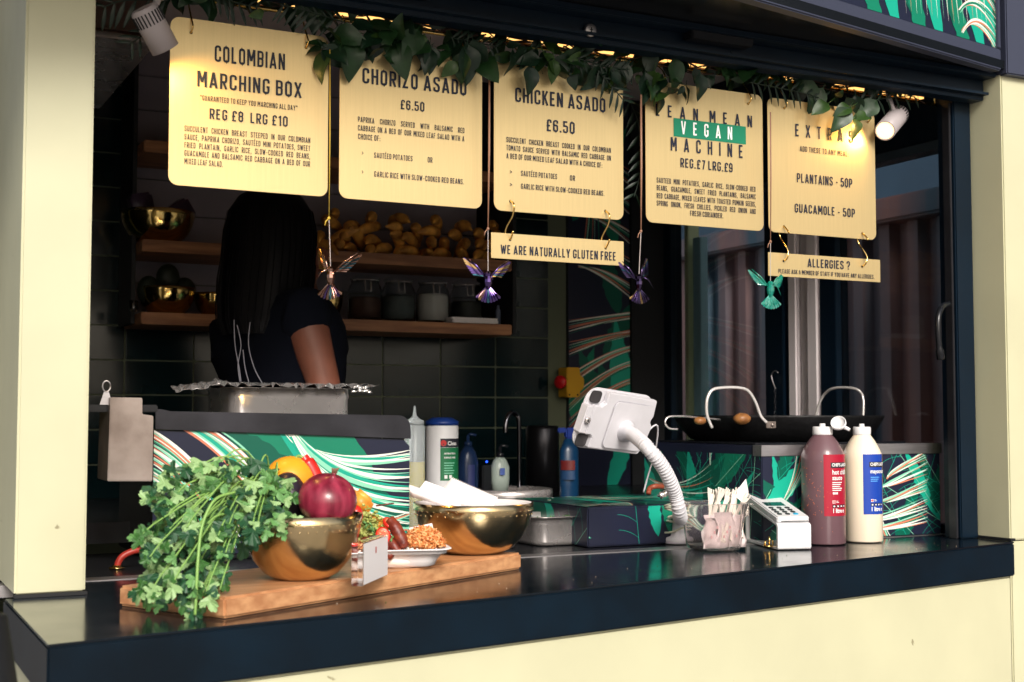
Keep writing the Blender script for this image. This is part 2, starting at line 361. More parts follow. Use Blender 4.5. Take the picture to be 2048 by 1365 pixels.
# ---------------------------------------------------------------- tropical leaf print (flat print on panels)
def clip(poly, w, h):
    def cl(p, ins, inter):
        o = []
        for i in range(len(p)):
            a, b = p[i-1], p[i]
            if ins(b):
                if not ins(a): o.append(inter(a, b))
                o.append(b)
            elif ins(a): o.append(inter(a, b))
        return o
    for ax, val, sg in ((0, 0, 1), (0, w, -1), (1, 0, 1), (1, h, -1)):
        if len(poly) < 3: return []
        ins = lambda p: sg*(p[ax]-val) >= 0
        def inter(a, b):
            t = (val-a[ax])/(b[ax]-a[ax]); return (a[0]+(b[0]-a[0])*t, a[1]+(b[1]-a[1])*t)
        poly = cl(poly, ins, inter)
    return poly
class Print:
    def __init__(s, O, U, V, N, w, h): s.O, s.U, s.V, s.N, s.w, s.h = O, U, V, N, w, h; s.mb = MB(); s.k = 0
    def poly(s, pts, m):
        p = clip(pts, s.w, s.h)
        if len(p) >= 3: s.mb.add([s.O+s.U*a+s.V*b+s.N*(.0004+.00001*(s.k % 90)) for a, b in p], [tuple(range(len(p)))], m)
    def ribbon(s, P, m, w0, taper=True):
        n = 14; pts = []
        for i in range(n+1):
            t = i/n; q = Vector(P[0])*(1-t)**2+Vector(P[1])*2*t*(1-t)+Vector(P[2])*t*t; pts.append(q)
        s.k += 1
        for i in range(n):
            d = (pts[i+1]-pts[i]).normalized(); nn = Vector((-d.y, d.x))
            wa = w0*(math.sin(math.pi*min(1, (i/n)*.85+.12)) if taper else 1); wb = w0*(math.sin(math.pi*min(1, ((i+1)/n)*.85+.12)) if taper else 1)
            s.poly([tuple(pts[i]-nn*wa/2), tuple(pts[i+1]-nn*wb/2), tuple(pts[i+1]+nn*wb/2), tuple(pts[i]+nn*wa/2)], m)
    def frond(s, p0, pc, p1, d0, dc, d1, n, w, cols, rg):
        for i in range(n):
            t = i/max(1, n-1); j = lambda: Vector((rg.uniform(-1, 1), rg.uniform(-1, 1)))*w*.8
            s.ribbon([Vector(p0)+Vector(d0)*t+j(), Vector(pc)+Vector(dc)*t+j(), Vector(p1)+Vector(d1)*t+j()], cols[i % len(cols)], w*rg.uniform(.5, 1.3))
    def blade(s, c, ang, L, W, m, lobes=0, seed=0):
        s.k += 1; rg = random.Random(seed); n = 16; up = []; dn = []
        for i in range(n+1):
            t = i/n; wv = W*math.sin(math.pi*t**.8)*(1+(.14*math.sin(i*2.9+seed) if lobes else .0)); x = (t-.5)*L
            up.append((x, wv/2)); dn.append((x, -wv/2*rg.uniform(.92, 1.05)))
        ca, sa = math.cos(ang), math.sin(ang); f = lambda p: (c[0]+p[0]*ca-p[1]*sa, c[1]+p[0]*sa+p[1]*ca)
        for i in range(n): s.poly([f(dn[i]), f(dn[i+1]), f(up[i+1]), f(up[i])], m)
    def done(s, parent): return s.mb.build('leaf_print', parent)
def auto_print(O, U, V, N, w, h, parent, seed, dens=1.0, sc=.1):
    rg = random.Random(seed); P = Print(O, U, V, N, w, h)
    nb = int(max(3, w*h/(sc*sc)*1.6*dens))
    for i in range(nb):
        P.blade((rg.uniform(0, w), rg.uniform(0, h)), rg.uniform(0.6, 2.4), sc*rg.uniform(1, 2.6), sc*rg.uniform(.25, .6), rg.choice(pg[:2]+[pg[0], pg[2]]), 1, i+seed)
    for i in range(nb):
        c = Vector((rg.uniform(-.1, 1.1)*w, rg.uniform(-.1, 1.1)*h)); a = rg.uniform(.4, 2.7); L = sc*rg.uniform(.8, 1.6)
        d = Vector((math.cos(a), math.sin(a)))*L; e = Vector((-d.y, d.x))
        P.ribbon([c-d, c, c+d], pg[3] if i % 3 == 0 else pg[2], sc*.012, False)
        for k in range(5): q = c-d+d*(k*.35+.2); P.ribbon([q, q+d*.2+e*.2, q+d*.25+e*.5], pg[2], sc*.008, False)
    nf = int(max(2, w*h/(sc*sc)*.75*dens))
    for i in range(nf):
        p0 = Vector((rg.uniform(-.1, 1.1)*w, rg.uniform(-.1, 1.1)*h)); a = rg.uniform(0, 6.28); L = sc*rg.uniform(1.2, 2.4)
        d = Vector((math.cos(a), math.sin(a)))*L; e = Vector((-d.y, d.x))*rg.choice((-1, 1))
        P.frond(p0, p0+d*.5+e*.25, p0+d+e*.1, (0, 0), e*.1, e*.35, rg.randint(5, 9), sc*.035, [pg[4], pg[3], pg[5], pg[2], pg[4], pg[1]], rg)
    return P.done(parent)

# ================================================================ THE SETTING
pav = mat('paving_slabs', (.36, .34, .32), .8, noise=.3, nscale=2, bump=.3, bscale=20)
g = MB(); g.add([(-60, -60, 0), (60, -60, 0), (60, 60, 0), (-60, 60, 0)], [(0, 1, 2, 3)], pav); o = g.build('ground'); o['kind'] = 'structure'

# ---- kiosk shell
K = thing('kiosk', 'cream street food kiosk with black counter, open serving hatch and dark tiled interior', 'kiosk', (1.35, 2.3, 0))
Z1 = 1.10
CFL = Vector((.253, 1.806)); CFR = Vector((2.462, 2.237))          # counter front edge
def trap(z0, z1, inset, m, bev=0, yb=2.30, xr=None):
    u = (CFR-CFL).normalized(); n = Vector((u.y, -u.x)); A = CFL-n*inset+u*inset; B = CFR-n*inset
    b = MB(); b.prism([(A.x, A.y), (B.x, B.y), (B.x, yb), (A.x, yb)], Vector((0, 0, z0)), Vector((1, 0, 0)), Vector((0, 1, 0)), UP, z1-z0, m, bev); return b
# serving counter : glossy top sheet over a matt navy edge
trap(Z1-.078, Z1-.003, 0, cedge, .003).build('counter_edge', K)
b = MB(); b.prism([(CFL.x, CFL.y), (CFR.x, CFR.y), (CFR.x, 2.25), (2.452, 2.25), (2.452, 2.455), (.38, 2.455), (.38, 2.285), (CFL.x, 2.285)][::1], Vector((0, 0, Z1-.003)), Vector((1, 0, 0)), Vector((0, 1, 0)), UP, .003, ctop, .0012)
b.build('counter_top', K)
b = MB(); b.box(.20, 2.47, 2.457, 2.505, Z1-.02, Z1+.0012, steelb, .0005); b.build('sill_track', K)
b = MB(); b.box(.20, 2.47, 2.507, 2.95, Z1-.03, Z1-.001, blackgl); b.build('inner_worktop', K)
b = MB(); b.box(.20, 2.49, 2.952, 3.772, 1.12, 1.165, blackgl); b.build('rear_worktop', K)
# lower front wall
u2 = (CFR-CFL).normalized()
lw = trap(0.0, Z1-.080, .012, cream, .004, 2.28); lw.build('lower_wall_panel', K)
# left post, right reveal post and right wall
b = MB(); b.box(.267, .378, 2.282, 2.9, Z1+.004, 2.6, cream, .004); b.build('corner_post', K)
b = MB(); b.box(.267, .38, 2.276, 2.30, Z1+.0005, Z1+.006, black); b.build('sealant_bead', K)
b = MB(); b.box(2.466, 3.9, 2.252, 2.42, Z1+.002, 2.60, cream, .003); b.build('wall_panel', K)
b = MB(); b.box(2.466, 3.9, 2.252, 2.42, 0, Z1-.001, cream, .003); b.build('wall_panel', K)
b = MB(); b.box(2.46, 2.475, 2.246, 2.37, Z1+.0005, Z1+.007, black); b.build('sealant_bead', K)
# dark window frame at the right side of the hatch
b = MB(); b.box(2.405, 2.462, 2.345, 2.40, Z1+.001, 2.22, navy, .003); b.build('window_frame', K)
b = MB(); b.box(2.396, 2.403, 2.352, 2.375, Z1+.001, 2.155, dsteel, .001); b.build('window_channel', K)
hd = MB(); p = onY(1880, 640, 2.36); hd.tube(smooth_path([onY(1897, 608, 2.345), onY(1884, 615, 2.32), onY(1876, 640, 2.31), onY(1878, 690, 2.31), onY(1882, 718, 2.315)]), [.007]*20+[.010]*5, blackgl, 8); hd.build('window_handle', K)
# header above the hatch
b = MB(); b.box(.20, 2.46, 2.30, 2.34, 2.155, 2.215, navy, .002); b.box(.20, 2.46, 2.285, 2.30, 2.166, 2.172, navy); b.box(.20, 2.46, 2.26, 2.30, 2.203, 2.217, navy, .002); h0 = b.build('header_rail', K)
def capsule(px, w):
    q = onY(px, 80, 2.28); b = MB(); b.box(q.x, q.x+w, 2.262, 2.298, 2.186, 2.204, blackgl, .003); return b.build('shutter_catch', K)
capsule(700, .16); capsule(1375, .16)
q = onY(1179, 62, 2.296); b = MB(); b.lathe([(.0, 0), (.0135, 0), (.0135, .006), (.011, .0075), (0, .0075)], q, steelb, 28, axis=(0, -1, 0)); b.box(q.x-.001, q.x+.001, q.y-.009, q.y-.0078, q.z-.005, q.z+.005, black); b.box(q.x-.004, q.x+.004, q.y-.009, q.y-.0078, q.z-.0008, q.z+.0008, black); b.build('lock_barrel', K)
# soffit and canopy fascia
soff = MB()
FL = CFL-u2*.6; 
soff.prism([(FL.x, FL.y), (CFR.x, CFR.y), (CFR.x, 2.36), (FL.x, 2.36)], Vector((0, 0, 2.218)), Vector((1, 0, 0)), Vector((0, 1, 0)), UP, .02, mat('soffit_gloss', (.006, .007, .009), .16, rnoise=.04)); soff.build('soffit', K)
U3 = Vector((u2.x, u2.y, 0)); N3 = Vector((u2.y, -u2.x, 0)); FR = Vector((CFR.x-.012, CFR.y-.002, 2.212)); LF = 3.0
b = MB(); b.fbox(FR-U3*LF, U3*LF, UP*.052, -N3*.03, navyf, .003); b.build('fascia_rail', K)
b = MB(); b.fbox(FR-U3*.014+UP*.053, U3*.014, UP*.6, -N3*.03, navyf, .002); b.build('fascia_stile', K)
b = MB(); b.fbox(FR-U3*LF+UP*.053-N3*.004, U3*(LF-.016), UP*.6, -N3*.02, pnavy); fp = b.build('fascia_panel', K)
rg = random.Random(3); P = Print(FR-U3*1.0+UP*.053-N3*.0035, U3, UP, N3, .984, .3)
for i in range(9): P.blade((.50+.055*i, .05+.05*(i % 3)), 1.9, .30, .05, pg[[1, 2, 0][i % 3]], 1, i)
for i in range(4): P.blade((.90+.02*i, .13-.02*i), 1.75, .16, .032, pg[2], 1, i)
P.frond((.55, .3), (.62, .2), (.63, .02), (.35, 0), (.30, 0), (.32, .02), 17, .004, [pg[4], pg[5], pg[4], pg[3]], rg)
for k in range(4): P.frond((.845-.01*k, .015+.045*k), (.90, .075+.045*k), (.984, -.01+.045*k), (0, 0), (.0, .012), (0, .035), 7, .005, [pg[5], pg[4], pg[3], pg[4], pg[1]], rg)
P.done(fp)
b = MB(); b.box(CFR.x+.002, 3.9, CFR.y-.006, CFR.y+.05, 2.206, 2.9, navyf, .003); b.build('side_fascia', K)
b = MB(); b.box(.05, 2.6, 1.95, 4.0, 2.86, 2.95, navy); b.build('roof', K)
# interior shell
b = MB(); b.box(.05, 2.55, 2.34, 3.85, .12, .20, mat('vinyl_floor', (.22, .20, .19), .5)); b.build('floor', K)
b = MB(); b.box(.12, 2.56, 2.342, 3.85, 2.462, 2.50, ceil_m); b.build('ceiling', K)
b = MB(); b.box(.12, 2.48, 2.344, 2.36, 2.24, 2.46, black); b.build('header_backing', K)
b = MB(); b.box(.12, .16, 2.91, 3.85, .2, 2.46, black); b.build('left_wall', K)
b = MB(); b.box(.16, 2.50, 3.783, 3.85, .2, 2.46, grout_m); bw = b.build('back_wall', K)
tw, th_ = .1925, .0965
tm = MB(); tm.box(-tw/2+.0022, tw/2-.0022, -.003, .003, -th_/2+.0022, th_/2-.0022, tile_m, .0022)
tme = tm.build('tile', None); tmesh = tme.data; bpy.data.objects.remove(tme)
for i in range(-6, 4):
    for k in range(-4, 10):
        x = 1.49+tw*(i+.5); z = 1.549+th_*(k+.5)
        if z < 1.165 or x > 2.11: continue
        if .80 < x < 1.72 and z > 1.72: continue
        if x-tw/2 < .17: continue
        M = Matrix.Translation((x, 3.7795, z)) @ Euler((rnd.gauss(0, .004), 0, rnd.gauss(0, .004))).to_matrix().to_4x4()
        inst('tile', tmesh, bw, M)
# leaf printed panel at the right of the back wall
b = MB(); b.box(2.135, 2.37, 3.765, 3.782, 1.166, 2.46, pnavy); wp = b.build('printed_wall_panel', K)
rg = random.Random(5); P = Print(Vector((2.135, 3.765, 1.166)), Vector((1, 0, 0)), UP, Vector((0, -1, 0)), .235, 1.294)
for i in range(10): P.blade((rg.uniform(.05, .22), rg.uniform(.1, 1.2)), rg.uniform(.9, 2), .25, .07, pg[rg.choice((0, 1, 1))], 1, i)
P.blade((.2, .38), 1.7, .35, .09, pg[2], 1, 2); P.blade((.2, .1), 1.2, .3, .06, pg[2], 1, 4)
for z, up in ((.66, -.02), (.60, -.04), (.55, -.10), (.50, -.13), (.44, -.14)):
    P.frond((.28, z-.08), (.15, z-.10), (-.02, z-.10+up), (0, -.02), (0, -.01), (0, -.05), 8, .005, [pg[5], pg[4], pg[1], pg[3], pg[5]], rg)
for z in (.80, .72, .9, 1.0, 1.1): P.frond((.04, z), (.13, z+.01), (.26, z-.06), (0, 0), (0, -.02), (0, -.05), 6, .006, [pg[5], pg[4], pg[3], pg[1]], rg)
P.frond((.06, 1.16), (.10, 1.0), (.05, .75), (0, 0), (.02, 0), (.06, .02), 6, .006, [pg[5], pg[3], pg[1]], rg)
P.done(wp)
b = MB(); b.box(2.372, 2.50, 3.755, 3.78, .2, 2.46, black); b.build('corner_trim', K)
# right side wall : glazed
SW = 2.5
def ypx(px): return onX(px, 700, SW).y
def side(y0, y1, z0, z1, m, name, x0=SW, x1=SW+.05, bev=.002): b = MB(); b.box(x0, x1, min(y0, y1), max(y0, y1), z0, z1, m, bev); return b.build(name, K)
side(2.42, 3.85, .2, 1.12, navy, 'side_wall')
side(2.42, 3.85, 2.10, 2.46, navy, 'side_wall')
side(2.42, 3.83, 2.075, 2.098, mat('frame_grey', (.03, .05, .07), .4), 'glazing_bead', SW-.012)
for a, c in ((3.84, ypx(1342)), (ypx(1530), ypx(1566)), (ypx(1640), ypx(1672)), (2.468, 2.42)): side(a, c, 1.121, 2.074, navy, 'window_mullion')
wpv = mat('weathered_white_upvc', (.78, .72, .74), .5, noise=.12, nscale=12, stretch=(1, 1, .3))
side(ypx(1574), ypx(1592), 1.121, 2.074, wpv, 'white_door_frame', SW+.002, SW+.04, .006)
side(ypx(1594), ypx(1612), 1.121, 2.074, wpv, 'white_door_frame', SW+.012, SW+.04, .005)
side(ypx(1614), ypx(1638), 1.121, 2.074, wpv, 'white_door_frame', SW-.004, SW+.04, .008)
for a, c in ((1341, 1530), (1672, 1893)):
    b = MB(); b.box(SW+.02, SW+.026, ypx(c), ypx(a), 1.121, 2.074, glass); b.build('window_pane', K)
side(ypx(1344), ypx(1352), 1.12, 2.5, mat('pale_yellow_strip', (.75, .80, .45), .5), 'yellow_edge_strip', SW+.055, SW+.10)
side(3.62, 3.665, 1.12, 1.99, mat('pale_blue_panel', (.40, .65, .68), .5), 'blue_edge_panel', SW+.06, SW+.09)
side(ypx(1886), ypx(1882), 1.12, 2.06, mat('pale_yellow_strip', (.75, .80, .45), .5), 'yellow_edge_strip', SW+.055, SW+.07)

# brass hanging rails under the ceiling
rail = thing('hanging_rail', 'pair of thin brass rails running along the hatch above all the menu boards', 'rail', (1.3, 2.4, 2.16))
for yy, zz in ((2.40, 2.160), (2.425, 2.170)):
    b = MB(); b.tube([(.4, yy, zz), (2.42, yy, zz)], .0038, brassp, 10); b.build('rail_tube', rail)
for xx in (.45, 1.4, 2.40): b = MB(); b.tube([(xx, 2.40, 2.16), (xx, 2.41, 2.3), (xx, 2.41, 2.462)], .003, brassp, 8); b.build('rail_drop', rail)

LS_ = thing('light_strip', 'warm glowing light strip tucked among the leaves along the brass rails', 'light strip', (1.3, 2.44, 2.2))
b = MB(); b.box(.42, 2.40, 2.437, 2.447, 2.183, 2.187, mat('warm_led', (1, .7, .3), .5, emit=(1, .55, .16), estr=1.3)); b.build('glowing_tape', LS_)
b = MB(); b.box(.42, 2.40, 2.434, 2.450, 2.1875, 2.196, brassp, .001); b.build('channel', LS_)
# extractor hood at upper left
H = thing('extractor_hood', 'brownish steel extractor hood corner at the upper left of the kitchen', 'hood', (.4, 3.3, 2.24))
b = MB(); b.box(.18, .625, 3.0, 3.7, 2.235, 2.45, mat('hood_steel', (.30, .22, .20), .35, .9, noise=.3), .02); b.box(.18, .63, 2.99, 3.7, 2.232, 2.246, steel, .004); b.build('canopy', H)

# corrugated container outside the side window
cont = thing('shipping_container', 'brown corrugated metal container standing outside beyond the side window', 'container', (3.4, 3.2, 0))
cm = mat('rusty_brown_cladding', (.34, .15, .12), .45, col2=(.05, .10, .14), nscale=5, stretch=(1, 1, .12)); b = MB()
vs = []; fs = []; y = 1.2; k = 0; prof = []
while y < 9.5:
    for dy, dx in ((.0, 0), (.05, 0), (.07, .035), (.12, .035), (.14, 0)): prof.append((3.35+dx, y+dy))
    y += .14
ztop = onX(1620, 478, 3.35).z
for x, y in prof: vs += [(x, y, 0), (x, y, ztop)]
for i in range(len(prof)-1): fs.append((2*i, 2*i+2, 2*i+3, 2*i+1))
b.add(vs, fs, cm); b.box(3.39, 5.6, 1.2, 9.6, 0, ztop, cm); b.build('corrugated_side', cont)
b = MB(); b.box(3.30, 3.42, 1.2, 9.6, ztop+.002, ztop+.09, cm, .01); b.build('top_rail', cont)

dkb = thing('dark_building', 'tall dark blue building far behind the container, seen through the side window', 'building', (9, 6, 0))
b = MB(); b.box(7.0, 10, -1.0, 16, 0, 9, mat('dark_blue_render', (.045, .09, .14), .8, noise=.3, nscale=1)); b.build('wall', dkb)
# low wall added out of view, kept low and pale for the metal reflections
bld = thing('reflection_wall', 'long low pale wall added across the paved square for reflections, itself out of view', 'wall', (0, -16, 0))
br = mat('pale_render', (.6, .55, .46), .85, noise=.3, nscale=3)
b = MB(); b.box(-24, 24, -16.4, -16, 0, 1.35, br); b.build('wall', bld)
b = MB(); b.box(-24, 24, -16.45, -15.95, 1.352, 1.42, mat('coping_stone', (.4, .38, .35), .7)); b.build('coping', bld)

# ================================================================ MENU BOARDS
SY = 2.36
XA, ZA = Vector((1, 0, 0)), UP; NF = Vector((0, -1, 0))
def holes(mb, pts, Y, r=.0028):
    for px, py in pts:
        q = onY(px, py, Y); n = 12
        mb.add([q+Vector((r*math.cos(6.283*i/n), -.0009, r*math.sin(6.283*i/n))) for i in range(n)], [tuple(range(n))], black)
def line(mb, txt, xl, xr, yb, cap, mode='fit', m=ink, Y=SY, track=0, gap=.135, xm=None):
    """baseline at photograph height yb at xl, cap height in px there"""
    A = onY(xl, yb, Y); B = onY(xr, 0, Y); zt = onY(xl, yb-cap, Y).z
    runs = glyph_run(txt, zt-A.z, A.x, B.x, mode, gap=gap, track=track, th=.12 if cap < 12 else None)
    put_text(mb, runs, Vector((0, Y, A.z)), XA, ZA, NF, m, .0012)
def sign(label, xl, xr, zb=1.805, zt=2.11, r=.017, name='menu_board', holes_px=(), tops=()):
    X0 = onY(xl, 400, SY).x; X1 = onY(xr, 400, SY).x
    s = thing(name, label, 'menu board', ((X0+X1)/2, SY, zb), 'brass menu boards hanging in the hatch')
    b = MB(); b.prism(rrect(X1-X0, zt-zb, r), Vector((X0, SY, zb)), XA, ZA, Vector((0, 1, 0)), .002, brass, .0004)
    b.build('plate', s); h = MB(); holes(h, holes_px, SY)
    for px, py in tops:
        q = onY(px, py, SY); rr = []
        q0 = Vector((q.x, SY, q.z)); holes(h, [(px, py)], SY)
        rk = MB(); rk.tube(smooth_path([q0+Vector((-.002, .006, -.002)), q0+Vector((0, -.004, .001)), q0+Vector((.001, -.010, .010)), q0+Vector((0, 0, .028)), Vector((q.x, 2.402, 2.168)), Vector((q.x, 2.408, 2.158))]), .0016, brassp, 8); rk.build('hanging_hook', s)
    h.build('hook_hole', s)
    return s

s1 = sign('square brass menu board headed COLOMBIAN MARCHING BOX', 336, 655, tops=((382, 66), (612, 96)))
t = TX(s1)
line(t, 'COLOMBIAN', 429, 571, 123.7, 33); line(t, 'MARCHING BOX', 394, 605, 173.3, 31.5)
line(t, '"GUARANTEED TO KEEP YOU MARCHING ALL DAY"', 400, 596.5, 201, 10.5); line(t, 'REG £8  LRG £10', 418.7, 577.6, 238.2, 21)
for i, (tx, y) in enumerate((('SUCCULENT CHICKEN BREAST STEEPED IN OUR COLOMBIAN', 262.5), ('SAUCE, PAPRIKA CHORIZO, SAUTÉED MINI POTATOES, SWEET', 279.2),
        ('FRIED PLANTAIN, GARLIC RICE, SLOW-COOKED RED BEANS,', 295.6), ('GUACAMOLE AND BALSAMIC RED CABBAGE ON A BED OF OUR', 311.7))): line(t, tx, 368.5, 622.7, y, 11.3, .86)
line(t, 'MIXED LEAF SALAD.', 368.5, 449.5, 328.1, 11.3)
s2 = sign('square brass menu board headed CHORIZO ASADO', 678, 964, tops=((700, 108), (935, 142)))
t = TX(s2); line(t, 'CHORIZO ASADO', 724.5, 933, 166.8, 31); line(t, '£6.50', 800.4, 849.3, 218.7, 19)
line(t, 'PAPRIKA CHORIZO SERVED WITH BALSAMIC RED', 715.6, 928.9, 244.4, 11, .86); line(t, 'CABBAGE ON A BED OF OUR MIXED LEAF SALAD WITH A', 715.6, 928.9, 261.5, 11, .86)
line(t, 'CHOICE OF:', 715.6, 761.8, 278.6, 11)
for y in (310.3, 348): line(t, '>', 723, 728.5, y, 8)
line(t, 'SAUTÉED POTATOES', 748, 826, 316, 10.8); line(t, 'OR', 855, 865.5, 325.4, 10.8); line(t, 'GARLIC RICE WITH SLOW-COOKED RED BEANS.', 748, 928, 353.8, 11)
s3 = sign('square brass menu board headed CHICKEN ASADO', 988, 1247, holes_px=((1020.8, 403), (1210.5, 422.5)), tops=((1034, 128), (1217, 172)))
t = TX(s3); line(t, 'CHICKEN ASADO', 1030, 1209.5, 204, 29); line(t, '£6.50', 1092, 1148.3, 262.5, 24)
line(t, 'SUCCULENT CHICKEN BREAST COOKED IN OUR COLOMBIAN', 1012.3, 1220, 284.7, 10.6, .86)
line(t, 'TOMATO SAUCE SERVED WITH BALSAMIC RED CABBAGE ON', 1012.3, 1220, 300.8, 10.6, .86); line(t, 'A BED OF OUR MIXED LEAF SALAD WITH A CHOICE OF:', 1012.3, 1202.7, 317.2, 10.6)
for y in (347.6, 373): line(t, '>', 1019, 1024, y, 7.5)
line(t, 'SAUTÉED POTATOES', 1041.7, 1113, 352.4, 10.6); line(t, 'OR', 1139.4, 1148.7, 361.6, 10.6); line(t, 'GARLIC RICE WITH SLOW-COOKED RED BEANS.', 1041.7, 1206.4, 378, 10.6)
s4 = sign('square brass menu board headed LEAN MEAN VEGAN MACHINE with a green block', 1292, 1527, zt=2.112, tops=((1324, 166), (1496, 208)))
gb = MB(); A = onY(1347, 273, SY); B = onY(1488.6, 0, SY); zt = onY(1347, 236.3, SY).z
gb.add([(A.x, SY-.0009, A.z), (B.x, SY-.0009, A.z), (B.x, SY-.0009, zt), (A.x, SY-.0009, zt)], [(0, 1, 2, 3)], green_ink); gb.build('green_block', s4)
t = TX(s4)
def tracked(mb, txt, xl, xr, yb, cap, sx, m=ink):
    A = onY(xl, yb, SY); B = onY(xr, 0, SY); c = onY(xl, yb-cap, SY).z-A.z
    nat = sum(GL[ch][0]+T if ch != ' ' else .35 for ch in txt)*sx*c; gp = ((B.x-A.x)-nat)/(len(txt)-1)/(c*sx)
    runs = glyph_run(txt, c, A.x, B.x, 'fit', gap=gp, space=.35); put_text(mb, runs, Vector((0, SY, A.z)), XA, ZA, NF, m, .0014)
tracked(t, 'LEAN MEAN', 1311, 1501, 232, 24, 1.0); tracked(t, 'MACHINE', 1341, 1482, 301.5, 27, .95)
tracked(t, 'VEGAN', 1361.5, 1461, 268.5, 26, .95, white_ink)
line(t, 'REG.£7 LRG.£9', 1360.4, 1461.5, 334.8, 18.5)
for tx, y in (('SAUTEED MINI POTATOES, GARLIC RICE, SLOW-COOKED RED', 365.6), ('BEANS, GUACAMOLE, SWEET FRIED PLANTAINS, BALSAMIC', 381), ('RED CABBAGE, MIXED LEAVES WITH TOASTED PUMKIN SEEDS,', 396.7), ('SPRING ONION, FRESH CHILLIES, PICKLED RED ONION AND', 411.7)):
    line(t, tx, 1313, 1506.6, y, 10.4, .86)
line(t, 'FRESH CORIANDER.', 1380, 1442, 432, 10.4); 
s5 = sign('square brass menu board headed EXTRAS lit by a spotlight at its upper right', 1537, 1751.5, holes_px=((1567.4, 453), (1724, 467)), tops=((1568, 217), (1735, 245)))
t = TX(s5); tracked(t, 'EXTRAS', 1590, 1702, 273, 25, 1.0); line(t, 'ADD THESE TO ANY MEAL:', 1599, 1692, 303, 10.6); line(t, 'PLANTAINS - 50P', 1593.4, 1698.5, 365, 18.3); line(t, 'GUACAMOLE - 50P', 1589, 1703, 425, 17.4)
def small(label, xl, xr, yt, yb, hp):
    A = onY(xl, yb, SY); B = onY(xr, 0, SY); zt = onY(xl, yt, SY).z
    s = thing('hanging_sign', label, 'sign', ((A.x+B.x)/2, SY, A.z), 'small brass strip signs'); b = MB()
    b.prism(rrect(B.x-A.x, zt-A.z, .001, 2), Vector((A.x, SY, A.z)), XA, ZA, Vector((0, 1, 0)), .002, brass, .0003); b.build('plate', s)
    h = MB(); holes(h, hp, SY); h.build('hook_hole', s); return s
g1 = small('narrow brass strip sign reading WE ARE NATURALLY GLUTEN FREE', 982.5, 1245, 465, 516.3, ((1020, 480), (1211, 497)))
t = TX(g1); line(t, 'WE ARE NATURALLY GLUTEN FREE', 1001, 1229, 507.7, 18)
g2 = small('narrow brass strip sign asking about ALLERGIES', 1537, 1752, 504.7, 551.7, ((1566.7, 522.4), (1724, 533.4)))
t = TX(g2); line(t, 'ALLERGIES ?', 1614.6, 1691.7, 534.5, 17); line(t, 'PLEASE ASK A MEMBER OF STAFF IF YOU HAVE ANY ALLERGIES.', 1556.3, 1739.5, 546.8, 8.8)
def hook(label, pts):
    P = smooth_path([onY(a, c, y) for a, c, y in pts], 5); o = thing('brass_s_hook', label, 'hook', P[0], 'brass hooks holding the strip signs')
    b = MB(); b.tube(P, .0020, brassp, 10); b.ball(P[0], .0027, brassp, seg=10); b.ball(P[-1], .0027, brassp, seg=10); b.build('wire', o)
hook('left brass S-hook holding the gluten free strip', [(1016, 404, 2.368), (1020, 402, 2.362), (1028, 410, 2.345), (1025, 432, 2.35), (1013, 455, 2.365), (1011, 470, 2.368), (1019, 481, 2.362), (1026, 464, 2.345)])
hook('right brass S-hook holding the gluten free strip', [(1206, 424, 2.368), (1210, 422, 2.362), (1219, 431, 2.345), (1216, 450, 2.35), (1204, 474, 2.365), (1204, 487, 2.368), (1210, 498, 2.362), (1219, 481, 2.345)])
hook('left brass S-hook holding the allergies strip', [(1578, 465, 2.345), (1567, 453, 2.36), (1559, 459, 2.37), (1560, 474, 2.37), (1568, 488, 2.358), (1576, 503, 2.348), (1574, 517, 2.348), (1566, 523, 2.364)])
hook('right brass S-hook holding the allergies strip', [(1736, 479, 2.345), (1724, 467, 2.36), (1715, 473, 2.37), (1717, 487, 2.37), (1726, 500, 2.358), (1734, 515, 2.348), (1731, 528, 2.348), (1723, 534, 2.364)])

# ================================================================ SPOTLIGHTS
lampw = mat('white_lamp_body', (.38, .34, .35), .45)
lens_m = mat('lit_lens', (1, .8, .5), .4, emit=(1.0, .64, .30), estr=1.9)
def spot(label, mouth, back, r, energy, ldir, lit):
    s = thing('spotlight', label, 'spotlight', back, 'white spotlights in the hatch'); ax = (mouth-back); L = ax.length; ax.normalize()
    b = MB(); b.lathe([(r*.82, 0), (r*.97, .004), (r, .01), (r, L), (r*.88, L+.0003), (r*.88, L-.006)], back, lampw, 40, axis=ax, cap=False)
    b.lathe([(0, 0), (r*.82, 0)], back, lampw, 40, axis=ax, cap=False); b.build('lamp_body', s)
    M = ax.to_track_quat('Z', 'Y').to_matrix(); v = MB()
    for i in range(24):
        a = 2*math.pi*i/24; d = M @ Vector((math.cos(a), math.sin(a), 0)); e = M @ Vector((-math.sin(a), math.cos(a), 0))
        o = back+d*(r*1.0)+ax*.008; v.fbox(o-e*.0012, e*.0024, ax*.022, d*.0012, black)
    v.build('cooling_slots', s)
    b = MB(); b.lathe([(0, 0), (r*.86, 0), (r*.86, .002), (0, .003)], mouth-ax*.006, lens_m, 32, axis=ax); b.build('lens', s)
    tp = back+ax*L*.35; b = MB(); b.tube([tp+Vector((0, 0, r*.6)), tp+Vector((-.01 if lit else .02, .01, .06))], .006, lampw, 12); b.tube([tp+Vector((-.01 if lit else .02, .01, .045)), tp+Vector((-.01 if lit else .02, .02, .12))], .0035, lampw, 8); b.build('swivel_arm', s)
    ld = bpy.data.lights.new('spot_lamp', 'SPOT'); ld.energy = energy; ld.color = (1, .56, .16); ld.spot_size = R(150); ld.spot_blend = .7; ld.shadow_soft_size = .018
    lo = bpy.data.objects.new('lamp_light', ld); COL.objects.link(lo); lo.parent = s; lo.location = mouth+ax*.006-back; lo.rotation_euler = Vector(ldir).to_track_quat('-Z', 'Y').to_euler()
    return s
